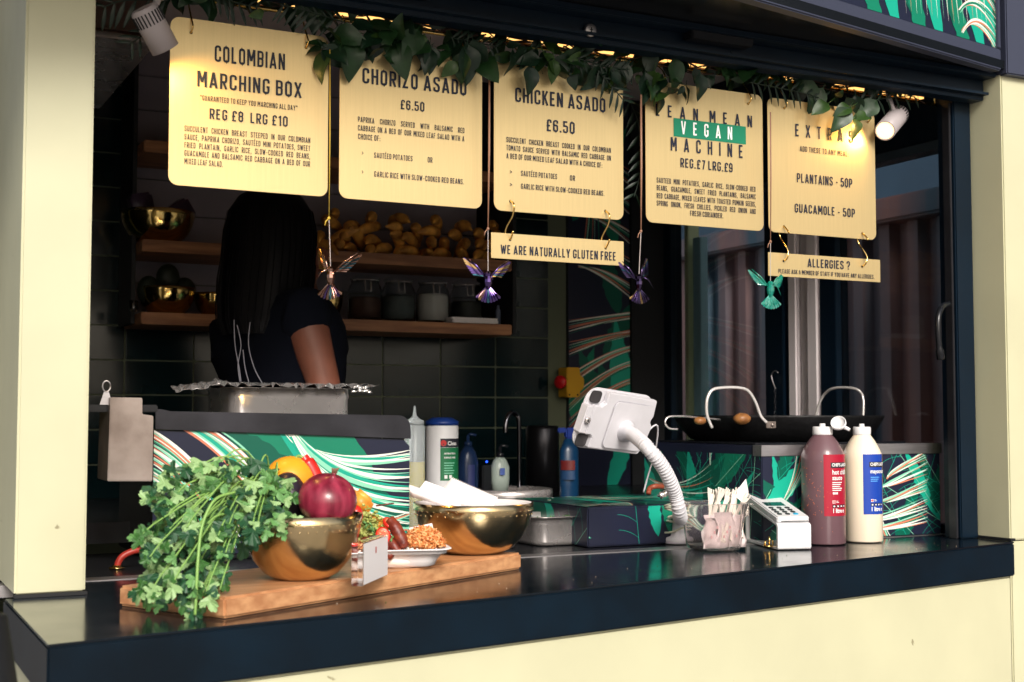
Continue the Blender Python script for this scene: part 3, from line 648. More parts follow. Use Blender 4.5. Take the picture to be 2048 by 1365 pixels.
spot('left white cylindrical spotlight aimed down over the COLOMBIAN board', onY(331, 99, 2.300), onY(286, 16, 2.28), .0250, 3.5, (.55, .12, -.8), 0)
spot('right white spotlight glowing beside the EXTRAS board', onY(1770, 262, 2.315), onY(1799, 228, 2.385), .0235, 1.3, (-.85, .12, -.35), 1)

# ================================================================ HUMMINGBIRDS
def irid(name, col, film): return mat(name, col, .12, 1, film=film, ior=1.8, coat=.5)
bird_cols = [irid('iridescent_bronze', (.30, .17, .13), 420), irid('iridescent_violet', (.09, .05, .20), 520), irid('iridescent_plum', (.05, .03, .09), 610), mat('green_acrylic', (.01, .40, .30), .08, .0, trans=.55, ior=1.5, coat=.8)]
bird_beads = mat('pale_beads', (.6, .55, .55), .3, .4)
bt = irid('iridescent_teal', (.03, .13, .18), 470); bgd = irid('iridescent_gold', (.35, .24, .10), 380)
def bird(idx, c, label, cordpts, cordm, cw, mir=1, yaw=0, wl=(-.040, .042), wr=(.046, .040), beak=(.02, -.016)):
    m = bird_cols[idx]; mm = [m, bt, m, bgd, m, bird_cols[1]] if idx < 3 else [m]; brg = random.Random(idx)
    s = thing('hummingbird_ornament', label, 'ornament', c, 'hummingbird ornaments on cords')
    Q = Euler((0, 0, -YAW+yaw)).to_matrix()
    L = lambda x, y, z: c+Q @ Vector((x, y, z))
    b = MB(); prof = [(0, .014), (.004, .013), (.0068, .009), (.006, .004), (.0082, -.002), (.0085, -.008), (.006, -.016), (.0035, -.021), (0, -.022)]
    b.lathe([(r, z) for r, z in prof][::-1], c, m, 9, smooth=False, cap=False); b.build('body', s)
    b = MB(); b.tube([L(.004*mir, -.004, .009), L(beak[0]*.6*mir, -.008, .002), L(beak[0]*mir, -.010, beak[1])], [.0022, .0012, .0004], m, 6); b.build('beak', s)
    for tip, sg in ((wl, -1), (wr, 1)):
        b = MB(); root = Vector((sg*.005, .002, .002)); tp = Vector((tip[0], .012, tip[1])); d = tp-root; pr = Vector((-d.z, 0, d.x)).normalized()
        if pr.z > 0: pr = -pr
        n = 9
        for k in range(n):     # feathers as overlapping ridged vanes
            t0 = .12+.86*k/n; base = root+d*(t0*.62); ft = root+d*min(1, t0+.22)+pr*(.013*(1-(t0)**2.2)+.001); wv = .0032
            e = (ft-base).normalized(); sd_ = Vector((-e.z, 0, e.x)); o = Vector((0, .0006*k, 0))
            P = [base-sd_*wv*.6+o, ft-sd_*wv*.5+o, ft+e*.003+o, ft+sd_*wv*.5+o, base+sd_*wv*.6+o]; mid = (base+ft)/2+Vector((0, -.002, 0))+o
            vs = [L(*p) for p in P+[mid]]; b.add(vs, [(i, (i+1) % 5, 5) for i in range(5)], brg.choice(mm))
        b.tube([L(*root), L(*(root+d*.5-pr*.003)), L(*tp)], [.0024, .0018, .0006], m, 6); b.build('wing', s)
    b = MB(); n = 9
    for k in range(n):
        a = R(-44+88*k/(n-1)); e = Vector((math.sin(a), 0, -math.cos(a))); base = Vector((0, 0, -.014))+e*.006; ft = Vector((0, -.002, -.014))+e*.033; sd_ = Vector((e.z, 0, -e.x)); o = Vector((0, .0005*(k % 2), 0))
        P = [base-sd_*.0012+o, ft-sd_*.0030+o, ft+e*.0025+o, ft+sd_*.0030+o, base+sd_*.0012+o]; mid = (base+ft*2)/3+Vector((0, -.0028, 0))+o
        vs = [L(*p) for p in P+[mid]]; b.add(vs, [(i, (i+1) % 5, 5) for i in range(5)], brg.choice(mm))
    b.build('tail', s)
    top, knot = cordpts; b = MB(); b.tube([top, (top+knot)/2+Vector((.001, 0, 0)), knot], [cw, cw*1.1, cw*.6], cordm, 6); b.ball(knot, .0032, cordm, seg=8); b.tube([knot, knot+Vector((-.006, 0, -.006)), knot+Vector((-.008, 0, -.014))], .0012, cordm, 5); b.build('cord', s)
    b = MB(); e = c+Vector((0, 0, .013)); n = int((knot-e).length/.0022)
    for i in range(n+1): b.ball(knot.lerp(e, i/n), .0011, bird_beads, seg=6)
    b.build('bead_string', s)
    return s
BY = 2.325
ycord = mat('yellow_cord', (.5, .36, .05), .6); bcord = mat('brown_ribbon', (.28, .15, .10), .5)
bird(0, onY(661, 548, BY), 'bronze iridescent hummingbird ornament, leftmost, in front of the cook', (onY(660, 100, BY), onY(658, 437, BY)), ycord, .0010, -1, wl=(-.028, .050), wr=(.050, .038), beak=(.026, -.014), yaw=-.35)
bird(1, onY(976, 557, BY), 'violet iridescent hummingbird ornament overlapping the gluten free strip', (onY(979, 150, BY), onY(976, 458, BY)), bcord, .0020, 1, wl=(-.040, .042), wr=(.046, .038), beak=(.008, -.004), yaw=.3)
bird(2, onY(1278, 562, BY), 'dark plum hummingbird ornament with its beak pointing down right', (onY(1282, 190, BY), onY(1282, 463, BY)), bcord, .0022, 1, wl=(-.034, .040), wr=(.026, .050), beak=(.030, -.016), yaw=.5)
bird(3, onY(1541, 575, BY), 'clear green hummingbird ornament below the allergies strip, rightmost', (onY(1541, 225, BY), onY(1541, 484, BY)), bcord, .0018, 1, wl=(-.040, .040), wr=(.036, .032), beak=(.020, -.018), yaw=.35)
# ================================================================ WALL SHELVES AND WHAT STANDS ON THEM
SH = thing('wall_shelves', 'open wall shelves of oiled wood planks with grey boarded back', 'shelves', (1.26, 3.7, 1.63))
for i in range(8):
    z0 = 1.668+i*.098; b = MB(); b.box(.716, 1.80, 3.762, 3.774, z0+.001, z0+.096, shelfback, .002); b.build('back_board', SH)
for z in (1.634, 1.826, 2.09):
    b = MB(); b.box(.712, 1.802, 3.52, 3.76, z, z+.032, shelfwood, .003); b.build('shelf', SH)
b = MB(); b.box(1.804, 1.816, 3.52, 3.775, 1.64, 2.44, black, .001); b.build('end_panel', SH)
b = MB(); b.box(.700, .711, 3.60, 3.775, 1.64, 2.44, black, .001); b.build('end_panel', SH)
SB, SA, SC = 1.666, 1.858, 2.122
bowlprof = lambda r, h, t: [(r*.30, 0), (r*.46, .001), (r*.62, h*.10), (r*.80, h*.30), (r*.93, h*.58), (r*.99, h*.85), (r, h), (r-t, h), (r*.985-t, h*.85), (r*.92-t, h*.58), (r*.78-t, h*.32), (r*.60, h*.13), (r*.3, h*.06), (0, h*.055)]
def bowl(label, c, r, h, m=bowl_m, name='brass_bowl', cat='bowl', grp='hammered brass bowls', dimples=False, n=64):
    s = thing(name, label, cat, c, grp); b = MB(); b.lathe(bowlprof(r, h, .0016), c, m, n); b.build('shell', s)
    if dimples:
        for row, zz in enumerate((.86, .78)):
            d = MB()
            for i in range(44):
                a = 6.283*(i+.5*row)/44; rr = r*(.987 if row == 0 else .972); d.ball((c[0]+rr*math.cos(a), c[1]+rr*math.sin(a), c[2]+h*zz), .0014, m, sc=(1, 1, 1), seg=6)
            d.build('dimple_row', s)
    return s
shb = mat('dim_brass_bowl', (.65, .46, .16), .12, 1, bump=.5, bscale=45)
q = onY(322, 478, 3.58); bowl('deep brass bowl with coffee packs in it on the middle shelf', Vector((q.x, 3.62, SA)), .098, .088, shb)
q = onY(340, 600, 3.58); bowl('brass bowl holding dark avocados on the lower left shelf', Vector((q.x, 3.62, SB)), .078, .075, shb); qa = Vector((q.x, 3.62, SB))
q = onY(440, 600, 3.58); bowl('brass bowl half hidden by the cook on the lower shelf', Vector((q.x, 3.62, SB)), .062, .065, shb)
q = onY(665, 600, 3.58); bowl('small brass bowl just right of the cook on the lower shelf', Vector((q.x, 3.62, SB)), .045, .085, shb)
pk = mat('dark_coffee_pack', (.05, .03, .055), .35)
q = onY(322, 400, 3.6)
for i, (dx, tl, lb) in enumerate(((-.045, -.25, 'dark rounded pack standing in the top brass bowl'), (.035, .35, 'dark coffee pack leaning right in the top brass bowl'))):
    P0 = Vector((q.x+dx, 3.61, SA+.075)); s = thing('food_pack', lb, 'pack', P0); b = MB(); Mx = Euler((0, tl+.6*(i), .3)).to_matrix()
    bm = bmesh.new(); bmesh.ops.create_cube(bm, size=1); bmesh.ops.bevel(bm, geom=list(bm.edges), offset=.12, segments=3, affect='EDGES')
    for v in bm.verts: v.co = P0+Mx @ Vector((v.co.x*.06, v.co.y*.04, (v.co.z+.3)*.075))
    b.bm(bm, pk, True); b.build('pack', s)
avm = mat('avocado_skin', (.012, .018, .010), .5, bump=.5, bscale=120)
for i, (dx, dz, lb) in enumerate(((0, .10, 'dark avocado on top of the bowl on the lower left shelf'), (-.05, .065, 'dark avocado at the left in the lower shelf bowl'), (.045, .065, 'dark avocado at the right in the lower shelf bowl'))):
    b = MB(); b.ball(qa+Vector((dx, -.01, dz)), .032, avm, sc=(1, 1, 1.25), seg=16); o = b.build('avocado', None); o['label'] = lb; o['category'] = 'avocado'
q = onY(267, 618, 3.54); s = thing('shot_glass', 'tiny clear glass at the left end of the lower shelf', 'glass', (q.x, 3.54, SB)); b = MB(); b.lathe([(.010, 0), (.0115, .03), (.0105, .03), (.009, .004), (0, .004)], (q.x, 3.54, SB), clear, 20); b.build('glass', s)
# jars
jglass = mat('dim_jar_glass', (.8, .85, .85), .05, trans=1, ior=1.1, spec=.8)
fills = {'brown': mat('brown_spice', (.07, .03, .02), .8), 'grey': mat('grey_grain', (.10, .11, .11), .8, noise=.3, nscale=60), 'white': mat('white_flour', (.55, .50, .47), .9), 'dark': mat('dark_beans', (.03, .03, .028), .8)}
for px, fl, lb in ((735, 'brown', 'clip-top glass jar of brown spice, leftmost of the jars'), (802, 'grey', 'clip-top glass jar of grey grain beside the flour jar'), (871, 'white', 'clip-top glass jar of white flour on the lower shelf'), (938, 'dark', 'clip-top glass jar of dark beans above the napkin stack')):
    q = onY(px, 600, 3.58); c = Vector((q.x, 3.60, SB)); s = thing('storage_jar', lb, 'jar', c, 'clip-top glass jars on the lower shelf'); r = .050
    b = MB(); b.lathe([(r*.9, 0), (r, .006), (r, .088), (r*.92, .102), (r*.80, .110), (r*.80, .118), (r*.76, .118), (r*.76, .108), (r*.94, .086), (r*.94, .008), (0, .006)], c, jglass, 32); b.build('glass_body', s)
    hh = {'brown': .07, 'grey': .078, 'white': .088, 'dark': .07}[fl]; b = MB(); b.lathe([(0, .008), (r*.92, .009), (r*.92, hh*.9), (r*.8, hh), (0, hh)], c, fills[fl], 24); b.build('contents', s)
    b = MB(); b.lathe([(r*.86, .119), (r*.88, .126), (r*.6, .134), (0, .136)], c, jglass, 32); b.build('lid', s)
    b = MB(); fx = c+Vector((-.01, -r, 0)); b.tube([fx+Vector((-.009, .003, .118)), fx+Vector((-.009, -.003, .085)), fx+Vector((.009, -.003, .085)), fx+Vector((.009, .003, .118)), fx+Vector((-.009, .003, .118))], .0013, steel, 6); b.lathe([(r*.84, .117), (r*.84, .120)], c, steel, 24); b.build('clasp', s)
q = onY(996, 630, 3.56); b = MB(); b.lathe([(.008, 0), (.008, .045), (.004, .05), (.004, .06), (0, .06)], (q.x, 3.56, SB), mat('blue_grey_plastic', (.10, .12, .18), .4), 16); o = b.build('small_bottle', None); o['label'] = 'tiny blue-grey bottle at the right end of the lower shelf'; o['category'] = 'bottle'
q0 = onY(895, 650, 3.53); s = thing('napkin_stack', 'stack of folded paper napkins on the front edge of the lower shelf', 'napkins', (q0.x, 3.54, SB)); b = MB()
for i in range(7): a = rnd.uniform(-.004, .004); b.box(q0.x+.005+a+.008*(i % 2), q0.x+.155+a, 3.512+a, 3.60, SB+.001+i*.0022, SB+.0028+i*.0022, wpaper)
b.build('napkin_pile', s)
# plantains
def ban_mesh(seed):
    rg = random.Random(seed); pts = []; rad = []
    L = rg.uniform(.13, .16); bend = rg.uniform(.012, .025); rr = rg.uniform(.0155, .0185)
    for i in range(11):
        t = i/10; pts.append((0, (t-.5)*L, -bend*4*(t-.5)**2)); rad.append(rr*max(.18, (1-abs(2*t-1)**3.2))*(1 if t < .85 else .75) if 0 < i < 10 else .003)
    b = MB(); b.tube(pts, rad, orange_m, 9); o = b.build('p', None); me = o.data; bpy.data.objects.remove(o); return me
bms = [ban_mesh(i) for i in range(5)]
rg = random.Random(11); k = 0
ORD = ['first', 'second', 'third', 'fourth', 'fifth', 'sixth', 'seventh', 'eighth', 'ninth', 'tenth', 'eleventh', 'twelfth', 'thirteenth', 'fourteenth', 'fifteenth', 'sixteenth', 'seventeenth']
for row in range(4):
    n = (12, 11, 9, 6)[row]
    for i in range(n):
        x = 1.20+(.60/(n))*(i+.5)+rg.uniform(-.012, .012)+row*.01; z = SA+.022+row*.031+rg.uniform(-.005, .006); yy = 3.60+rg.uniform(-.02, .02)
        o = inst('plantain', bms[k % 5], None, Matrix.Translation((x, yy, z)) @ Euler((rg.gauss(-.02, .18), rg.gauss(0, .6), -YAW+rg.gauss(0, .28)+(math.pi if rg.random() < .5 else 0))).to_matrix().to_4x4())
        o['label'] = 'brown and yellow plantain, %s from the left in the %s layer of the heap' % (ORD[i], ('bottom', 'second', 'third', 'top')[row]); o['category'] = 'plantain'; o['group'] = 'plantains heaped on the middle shelf'; k += 1
for i, (px, py) in enumerate(((648, 487), (680, 482))):
    q = onY(px, py, 3.56); o = inst('plantain', bms[i], None, Matrix.Translation((q.x, 3.58, SA+.022+.02*i)) @ Euler((.2-.9*i, .3, .5+.3*i)).to_matrix().to_4x4())
    o['label'] = ('plantain lying at the left end of the heap, behind the bronze bird', 'plantain standing steeply just right of the leftmost one')[i]; o['category'] = 'plantain'; o['group'] = 'plantains heaped on the middle shelf'

# ================================================================ THE COOK
def skin_body(name, joints, edges, m, parent, sub=2):
    off = parent_loc(parent); me = bpy.data.meshes.new(name); keys = list(joints)
    me.from_pydata([tuple(Vector(joints[k][0])-off) for k in keys], [(keys.index(a), keys.index(c)) for a, c in edges], [])
    me.materials.append(m); o = bpy.data.objects.new(name, me); COL.objects.link(o); o.parent = parent
    md = o.modifiers.new('Skin', 'SKIN'); md.use_smooth_shade = True
    if not me.skin_vertices: raise RuntimeError('no skin layer')
    for i, k in enumerate(keys):
        r = joints[k][1]; me.skin_vertices[0].data[i].radius = r if hasattr(r, '__len__') else (r, r)
    me.skin_vertices[0].data[0].use_root = True
    sb = o.modifiers.new('Sub', 'SUBSURF'); sb.levels = sub; sb.render_levels = sub
    return o
skinm = mat('brown_skin', (.17, .058, .034), .5, noise=.18, nscale=25, sss=.05, bump=.08, bscale=120)
hairm = mat('black_hair', (.003, .003, .004), .5, spec=.12, noise=.3, nscale=120, stretch=(1, 1, .05))
shirtm = mat('black_cotton', (.003, .004, .008), .95, spec=.1, bump=.2, bscale=300)
PX, PY, PZ = .975, 3.10, .20
PR = thing('person', 'cook with long black hair in dark T-shirt and striped apron, turned away over the griddle', 'person', (PX, PY, PZ))
fw = Vector((.80, .60, 0)); rt = Vector((.60, -.80, 0))      # facing right and away; right hand side towards the camera
def B(f, r, z): return Vector((PX, PY, 0))+fw*f+rt*r+Vector((0, 0, z))
J = {'pelvis': (B(-.03, 0, 1.16), (.145, .11)), 'waist': (B(-.02, 0, 1.30), (.125, .10)), 'chest': (B(0, 0, 1.50), (.15, .115)), 'neckb': (B(.01, 0, 1.64), (.10, .08)),
     'neck': (B(.02, 0, 1.69), .052), 'skull': (B(.03, 0, 1.77), (.078, .082)), 'crown': (B(.01, 0, 1.86), (.07, .075)), 'chin': (B(.09, 0, 1.735), .038)}
ED = [('pelvis', 'waist'), ('waist', 'chest'), ('chest', 'neckb'), ('neckb', 'neck'), ('neck', 'skull'), ('skull', 'crown'), ('skull', 'chin')]
shR, elR, wrR = onY(605, 622, 2.95), onY(640, 742, 2.93), onY(668, 838, 2.98)
shR = Vector(shR); elR = Vector(elR); wrR = Vector(wrR)
elR2 = shR+(elR-shR)*1.55; wrR = elR2+fw*.06-rt*.14+Vector((0, 0, .03)); 
J['shr'] = (shR, .058); J['upr'] = (shR.lerp(elR2, .5), .046); J['elr'] = (elR2, .038); J['far'] = (elR2.lerp(wrR, .4), .037); J['wrr'] = (wrR, .024); J['pmr'] = (wrR+fw*.05+Vector((0, 0, .01)), (.036, .016))
ED += [('neckb', 'shr'), ('shr', 'upr'), ('upr', 'elr'), ('elr', 'far'), ('far', 'wrr'), ('wrr', 'pmr')]
J['shl'] = (B(.02, -.17, 1.62), .055); J['ell'] = (B(.06, -.20, 1.36), .038); J['wrl'] = (B(.14, -.06, 1.34), .024); J['pml'] = (B(.19, -.02, 1.34), (.036, .016))
ED += [('neckb', 'shl'), ('shl', 'ell'), ('ell', 'wrl'), ('wrl', 'pml')]
for s_, sg in (('r', 1), ('l', -1)):
    J['hip'+s_] = (B(-.02, .09*sg, 1.06), .085); J['kn'+s_] = (B(.02, .10*sg, .68), .055); J['an'+s_] = (B(-.02, .10*sg, .30), .036); J['ft'+s_] = (B(.12, .10*sg, .235), (.036, .03))
    ED += [('pelvis', 'hip'+s_), ('hip'+s_, 'kn'+s_), ('kn'+s_, 'an'+s_), ('an'+s_, 'ft'+s_)]
    for i in range(5):
        base = J['pm'+s_][0]; side_ = (rt if s_ == 'r' else -rt)
        if i < 4: o1 = fw*.05+rt*(-.024+.016*i); L_ = (.022, .028, .030, .026)[i]; p1 = base+o1*.7; p2 = base+o1+fw*L_*.7+Vector((0, 0, -.008)); p3 = p2+fw*L_*.4+Vector((0, 0, -.02))
        else: p1 = base-rt*.03; p2 = p1+fw*.028-rt*.012; p3 = p2+fw*.02+Vector((0, 0, -.01))
        J['f%s%da' % (s_, i)] = (p1, .0095); J['f%s%db' % (s_, i)] = (p2, .0088); J['f%s%dc' % (s_, i)] = (p3, .0075)
        ED += [('pm'+s_, 'f%s%da' % (s_, i)), ('f%s%da' % (s_, i), 'f%s%db' % (s_, i)), ('f%s%db' % (s_, i), 'f%s%dc' % (s_, i))]
skin_body('body', J, ED, skinm, PR)
b = MB(); b.ball(B(.125, 0, 1.775), .014, skinm, sc=(1, .8, 1.5), seg=10)
for sg in (-1, 1): b.ball(B(.100, .032*sg, 1.80), .010, mat('eye_white', (.6, .58, .55), .3), seg=8); b.ball(B(.02, .082*sg, 1.775), .02, skinm, sc=(.9, .4, 1.4), seg=10)
b.ball(B(.112, 0, 1.742), .016, mat('lip', (.25, .06, .05), .5), sc=(.6, 1.3, .45), seg=10); b.build('face', PR)
TS = {'a': (B(-.03, 0, 1.12), (.155, .125)), 'b': (B(-.02, 0, 1.30), (.14, .115)), 'c': (B(0, 0, 1.50), (.168, .132)), 'd': (B(.01, 0, 1.635), (.115, .09)), 'e': (B(.015, 0, 1.672), .062),
      'sr': (shR+Vector((0, 0, .005)), .072), 'ur': (shR.lerp(elR2, .36), .066), 'sl': (B(.02, -.17, 1.62), .070), 'ul': (B(.06, -.19, 1.50), .060)}
skin_body('t_shirt', TS, [('a', 'b'), ('b', 'c'), ('c', 'd'), ('d', 'e'), ('d', 'sr'), ('sr', 'ur'), ('d', 'sl'), ('sl', 'ul')], shirtm, PR)
skin_body('trousers', {'p': (B(-.03, 0, 1.12), (.152, .122)), 'hr': (B(-.02, .09, 1.04), .098), 'kr': (B(.02, .10, .68), .068), 'ar': (B(-.02, .10, .33), .052), 'hl': (B(-.02, -.09, 1.04), .098), 'kl': (B(.02, -.10, .68), .068), 'al': (B(-.02, -.10, .33), .052)},
          [('p', 'hr'), ('hr', 'kr'), ('kr', 'ar'), ('p', 'hl'), ('hl', 'kl'), ('kl', 'al')], black, PR)
for sg in (-1, 1): b = MB(); b.ball(B(.06, .10*sg, .238), .06, black, sc=(1, 1, .62), seg=14, rot=None); b.build('shoe', PR)
# hair : cap flowing into a long fall over the back and shoulder
hv = MB(); n = 40; rings = []
hc = onY(541, 470, 3.08)
for z, rx, ry, ox, oy in ((1.942, .012, .012, 0, 0), (1.937, .045, .045, 0, 0), (1.920, .075, .075, 0, 0), (1.885, .098, .098, 0, 0), (1.84, .107, .108, 0, 0), (1.78, .109, .112, -.002, .0), (1.72, .110, .108, -.008, 0), (1.66, .108, .10, -.012, -.01), (1.62, .100, .088, -.016, -.02), (1.585, .080, .06, -.022, -.03)):
    rings.append([Vector((hc.x, 3.08, z))+RT*(ox+rx*math.cos(6.283*i/n)*(1+.03*math.sin(i*3.7)))+FW*(oy-.0+ry*math.sin(6.283*i/n)*(1+.03*math.cos(i*5.1))) for i in range(n)])
vs = [v for r in rings for v in r]; fs = [(k*n+i, k*n+(i+1) % n, (k+1)*n+(i+1) % n, (k+1)*n+i) for k in range(len(rings)-1) for i in range(n)]
hv.add(vs, fs, hairm, True)
for i in range(420):
    a = rnd.uniform(0, 6.283); k0 = rnd.choice((3, 4, 5)); pts = []
    for k in range(k0, len(rings)-rnd.choice((0, 1, 2))):
        r = rings[k]; c = sum(r, Vector())/n; d = r[int(a/6.283*n) % n]-c; pts.append(c+d*(1.0+.02*rnd.random()+.010*(k-k0)*rnd.random()))
    hv.tube(pts, .0008, hairm, 4, cap=False)
hv.build('hair', PR)
# apron ties and striped apron bib
apr = mat('white_pinstripe', (.22, .22, .26), .7); b = MB()
for st in (((468, 640), (470, 690), (478, 735), (482, 764)), ((474, 650), (482, 690), (476, 730), (480, 764)), ((500, 645), (497, 690), (508, 735), (524, 766)), ((486, 700), (490, 735), (498, 766))):
    b.tube(smooth_path([onY(px, py, 2.955) for px, py in st], 5), .0013, apr, 5)
b.build('apron_ties', PR)

# ================================================================ GRIDDLE UNIT (left) WITH PRINTED FRONT
GY = 2.70
G = thing('griddle', 'gas griddle with leaf printed front panel and dark steel splashback', 'griddle', (.86, 2.9, Z1))
b = MB(); b.box(.58, 1.118, GY+.004, 3.08, Z1+.001, 1.335, blackgl, .003); b.build('body', G)
A = onY(308, 861, GY); Bp = onY(819, 879, GY)
zb = Z1+.012
b = MB(); b.prism([(0, 0), (Bp.x-A.x, 0), (Bp.x-A.x, Bp.z-zb-.015), (Bp.x-A.x-.015, Bp.z-zb), (0, A.z-zb)], Vector((A.x, GY, zb)), XA, ZA, Vector((0, 1, 0)), .003, pnavy); fpn = b.build('front_panel', G)
w = Bp.x-A.x; h = A.z-zb; rg = random.Random(21); P = Print(Vector((A.x, GY, zb)), XA, UP, NF, w, h)
P.blade((.27, .17), 2.2, .30, .13, pg[1], 1, 3); P.blade((.22, .20), 2.5, .24, .06, pg[0], 1, 5); P.blade((.36, .22), 2.6, .26, .10, pg[1], 0, 6); P.blade((.31, .19), 2.25, .22, .022, pg[2], 0, 8); P.blade((.45, .10), 2.7, .3, .07, pg[0], 0, 9); P.blade((.42, .07), 2.85, .2, .02, pg[2], 0, 2)
P.frond((-.02, h+.01), (.10, .20), (.20, .02), (0, -.10), (-.03, -.08), (-.10, -.02), 30, .0060, [pg[4], pg[3], pg[5], pg[2], pg[4], pg[3], pg[5], pg[1]], rg)
P.frond((.05, h+.01), (.16, .21), (.21, .10), (.05, 0), (.05, 0), (.05, .01), 15, .0075, [pg[5], pg[4], pg[3], pg[4], pg[5], pg[2]], rg)
P.frond((.27, h), (.33, .165), (w+.02, .205), (0, 0), (.0, -.01), (0, -.018), 11, .0085, [pg[4], pg[3], pg[4], pg[2]], rg)
P.frond((.29, h-.005), (.38, .15), (w+.02, .17), (0, -.01), (.0, -.10), (0, -.15), 24, .0085, [pg[4], pg[3], pg[2], pg[4]], rg)
P.frond((.35, .07), (.46, .03), (w+.02, .08), (0, -.05), (0, -.03), (0, -.07), 18, .0065, [pg[4], pg[3], pg[5], pg[2]], rg)
P.done(fpn)
b = MB(); pts = [(0, 0), (0, .035)]
S0 = onY(310, 861, GY-.004); S1 = onY(820, 880, GY-.004); St = onY(320, 825, GY-.004); St1 = onY(790, 833, GY-.004)
W_ = S1.x-S0.x; H0 = St.z-S0.z; rr = .028; tl = St1.z-S0.z; sl_ = S1.z-S0.z
o2 = [(0, 0), (W_+.001, sl_)]+[(W_-rr+rr*math.cos(R(a)), tl-rr+rr*math.sin(R(a))) for a in range(0, 91, 15)]+[(.03, H0), (.012, H0+.004), (0, H0+.004)]
b.prism(o2, Vector((S0.x, GY-.008, S0.z+.002)), XA, ZA, Vector((0, 1, 0)), .006, dsteel, .001); b.build('splashback', G)
bx = [onY(px, py, 2.58) for px, py in ((215, 963), (305, 963), (307, 832), (285, 829), (285, 796), (221, 795))]
O = bx[0]; b = MB(); b.prism([(p.x-O.x, p.z-O.z) for p in bx], Vector((O.x, 2.58, O.z)), XA, ZA, Vector((0, 1, 0)), .11, wornst, .0015); b.build('side_box', G)
tp = onY(285, 800, 2.9); b = MB(); b.box(.60, .80, 2.74, 3.0, 1.375, 1.385, blackgl, .002); b.box(.60, .80, 2.73, 2.745, 1.382, 1.39, brassp); b.build('hot_plate', G)
# bottle opener hook on the box
q = onY(213, 772, 2.60); s = thing('bottle_opener', 'small steel opener with ring end standing behind the stained metal box', 'opener', q); b = MB()
b.tube([q+Vector((.0075*math.cos(a*.5236), 0, .0105*math.sin(a*.5236)-.001)) for a in range(13)], .0016, steelb, 8); b.prism([(-.004, -.010), (.004, -.010), (.012, -.036), (-.012, -.036)], q, XA, ZA, Vector((0, 1, 0)), .002, steelb); b.build('opener', s)
b = MB(); b.box(.40, .56, 2.60, 2.70, q.z-.050, q.z-.036, blackgl, .002); o = b.build('rear_ledge', G)
# foil covered pan
FP = thing('foil_covered_pan', 'deep steel catering pan with crumpled foil over its top on the griddle', 'pan', (.98, 2.93, 1.39))
foil = mat('aluminium_foil', (.93, .91, .91), .2, .88, bump=.8, bscale=60)
px0, px1 = onY(462, 800, 2.80).x, onY(704, 800, 2.80).x
def gn_pan(mb, x0, x1, y0, y1, z0, z1, m, r=.02, lip=.008, t=.0012, taper=.006, rnd_b=.012, rot=0, c=None):
    cx, cy = (x0+x1)/2, (y0+y1)/2; rings = []
    def ring(w, d, rr, z):
        P_ = rrect(w, d, min(rr, w/2-.001, d/2-.001), 5, -w/2, -d/2); ca, sa = math.cos(rot), math.sin(rot)
        return [Vector((cx+p[0]*ca-p[1]*sa, cy+p[0]*sa+p[1]*ca, z)) for p in P_]
    w, d = x1-x0, y1-y0
    L_ = [(w-2*taper-2*rnd_b, d-2*taper-2*rnd_b, r, z0), (w-2*taper-.6*rnd_b, d-2*taper-.6*rnd_b, r, z0+.25*rnd_b), (w-2*taper, d-2*taper, r, z0+rnd_b), (w-taper, d-taper, r, z0+(z1-z0)*.72), (w-.3*taper+.0025, d-.3*taper+.0025, r, z0+(z1-z0)*.75), (w, d, r, z1-.002), (w+2*lip, d+2*lip, r+lip, z1-.0015), (w+2*lip, d+2*lip, r+lip, z1), (w-2*t, d-2*t, r, z1), (w-taper-2*t, d-taper-2*t, r, z0+(z1-z0)*.7), (w-2*taper-2*t, d-2*taper-2*t, r, z0+rnd_b+t), (w-2*taper-2*rnd_b, d-2*taper-2*rnd_b, r, z0+t)]
    vs = []
    for a in L_: rings.append(ring(*a)); 
    n = len(rings[0]); vs = [v for r_ in rings for v in r_]
    fs = [(k*n+i, k*n+(i+1) % n, (k+1)*n+(i+1) % n, (k+1)*n+i) for k in range(len(rings)-1) for i in range(n)]
    fs.append(tuple(reversed(range(n)))); fs.append(tuple((len(rings)-1)*n+i for i in range(n)))
    mb.add(vs, fs[:-2], m, True); mb.f.append(tuple(i+len(mb.v)-len(vs) for i in fs[-2])); mb.f.append(tuple(i+len(mb.v)-len(vs) for i in fs[-1])); mb.mi += [mb.mid(m)]*2; mb.sm += [False]*2
b = MB(); gn_pan(b, px0, px1, 2.80, 3.02, 1.37, onY(580, 776, 2.80).z, steel, r=.03, lip=.008, taper=.001); b.build('steel_pan', FP)
zf = onY(580, 768, 2.80).z; b = MB(); nx, ny = 44, 20; vs = []; fs = []; rg = random.Random(4)
xl, xr = onY(432, 768, 2.79).x, onY(747, 768, 2.79).x
for j in range(ny+1):
    for i in range(nx+1):
        u, v = i/nx, j/ny; ed = min(u, 1-u, v, 1-v); x = xl+(xr-xl)*u; y = 2.775+.27*v; z = zf+.001+rg.uniform(-.0022, .0022)-(.012*rg.random() if ed == 0 else 0)
        if ed == 0: x += rg.uniform(-.006, .006); y += rg.uniform(-.008, .004)
        vs.append((x, y, z))
for j in range(ny):
    for i in range(nx): a = j*(nx+1)+i; fs.append((a, a+1, a+nx+2, a+nx+1))
b.add(vs, fs, foil); pts = [onY(px, py, 2.74) for px, py in ((352, 781), (375, 772), (410, 766), (450, 762), (470, 772), (445, 778), (400, 784), (372, 783))]
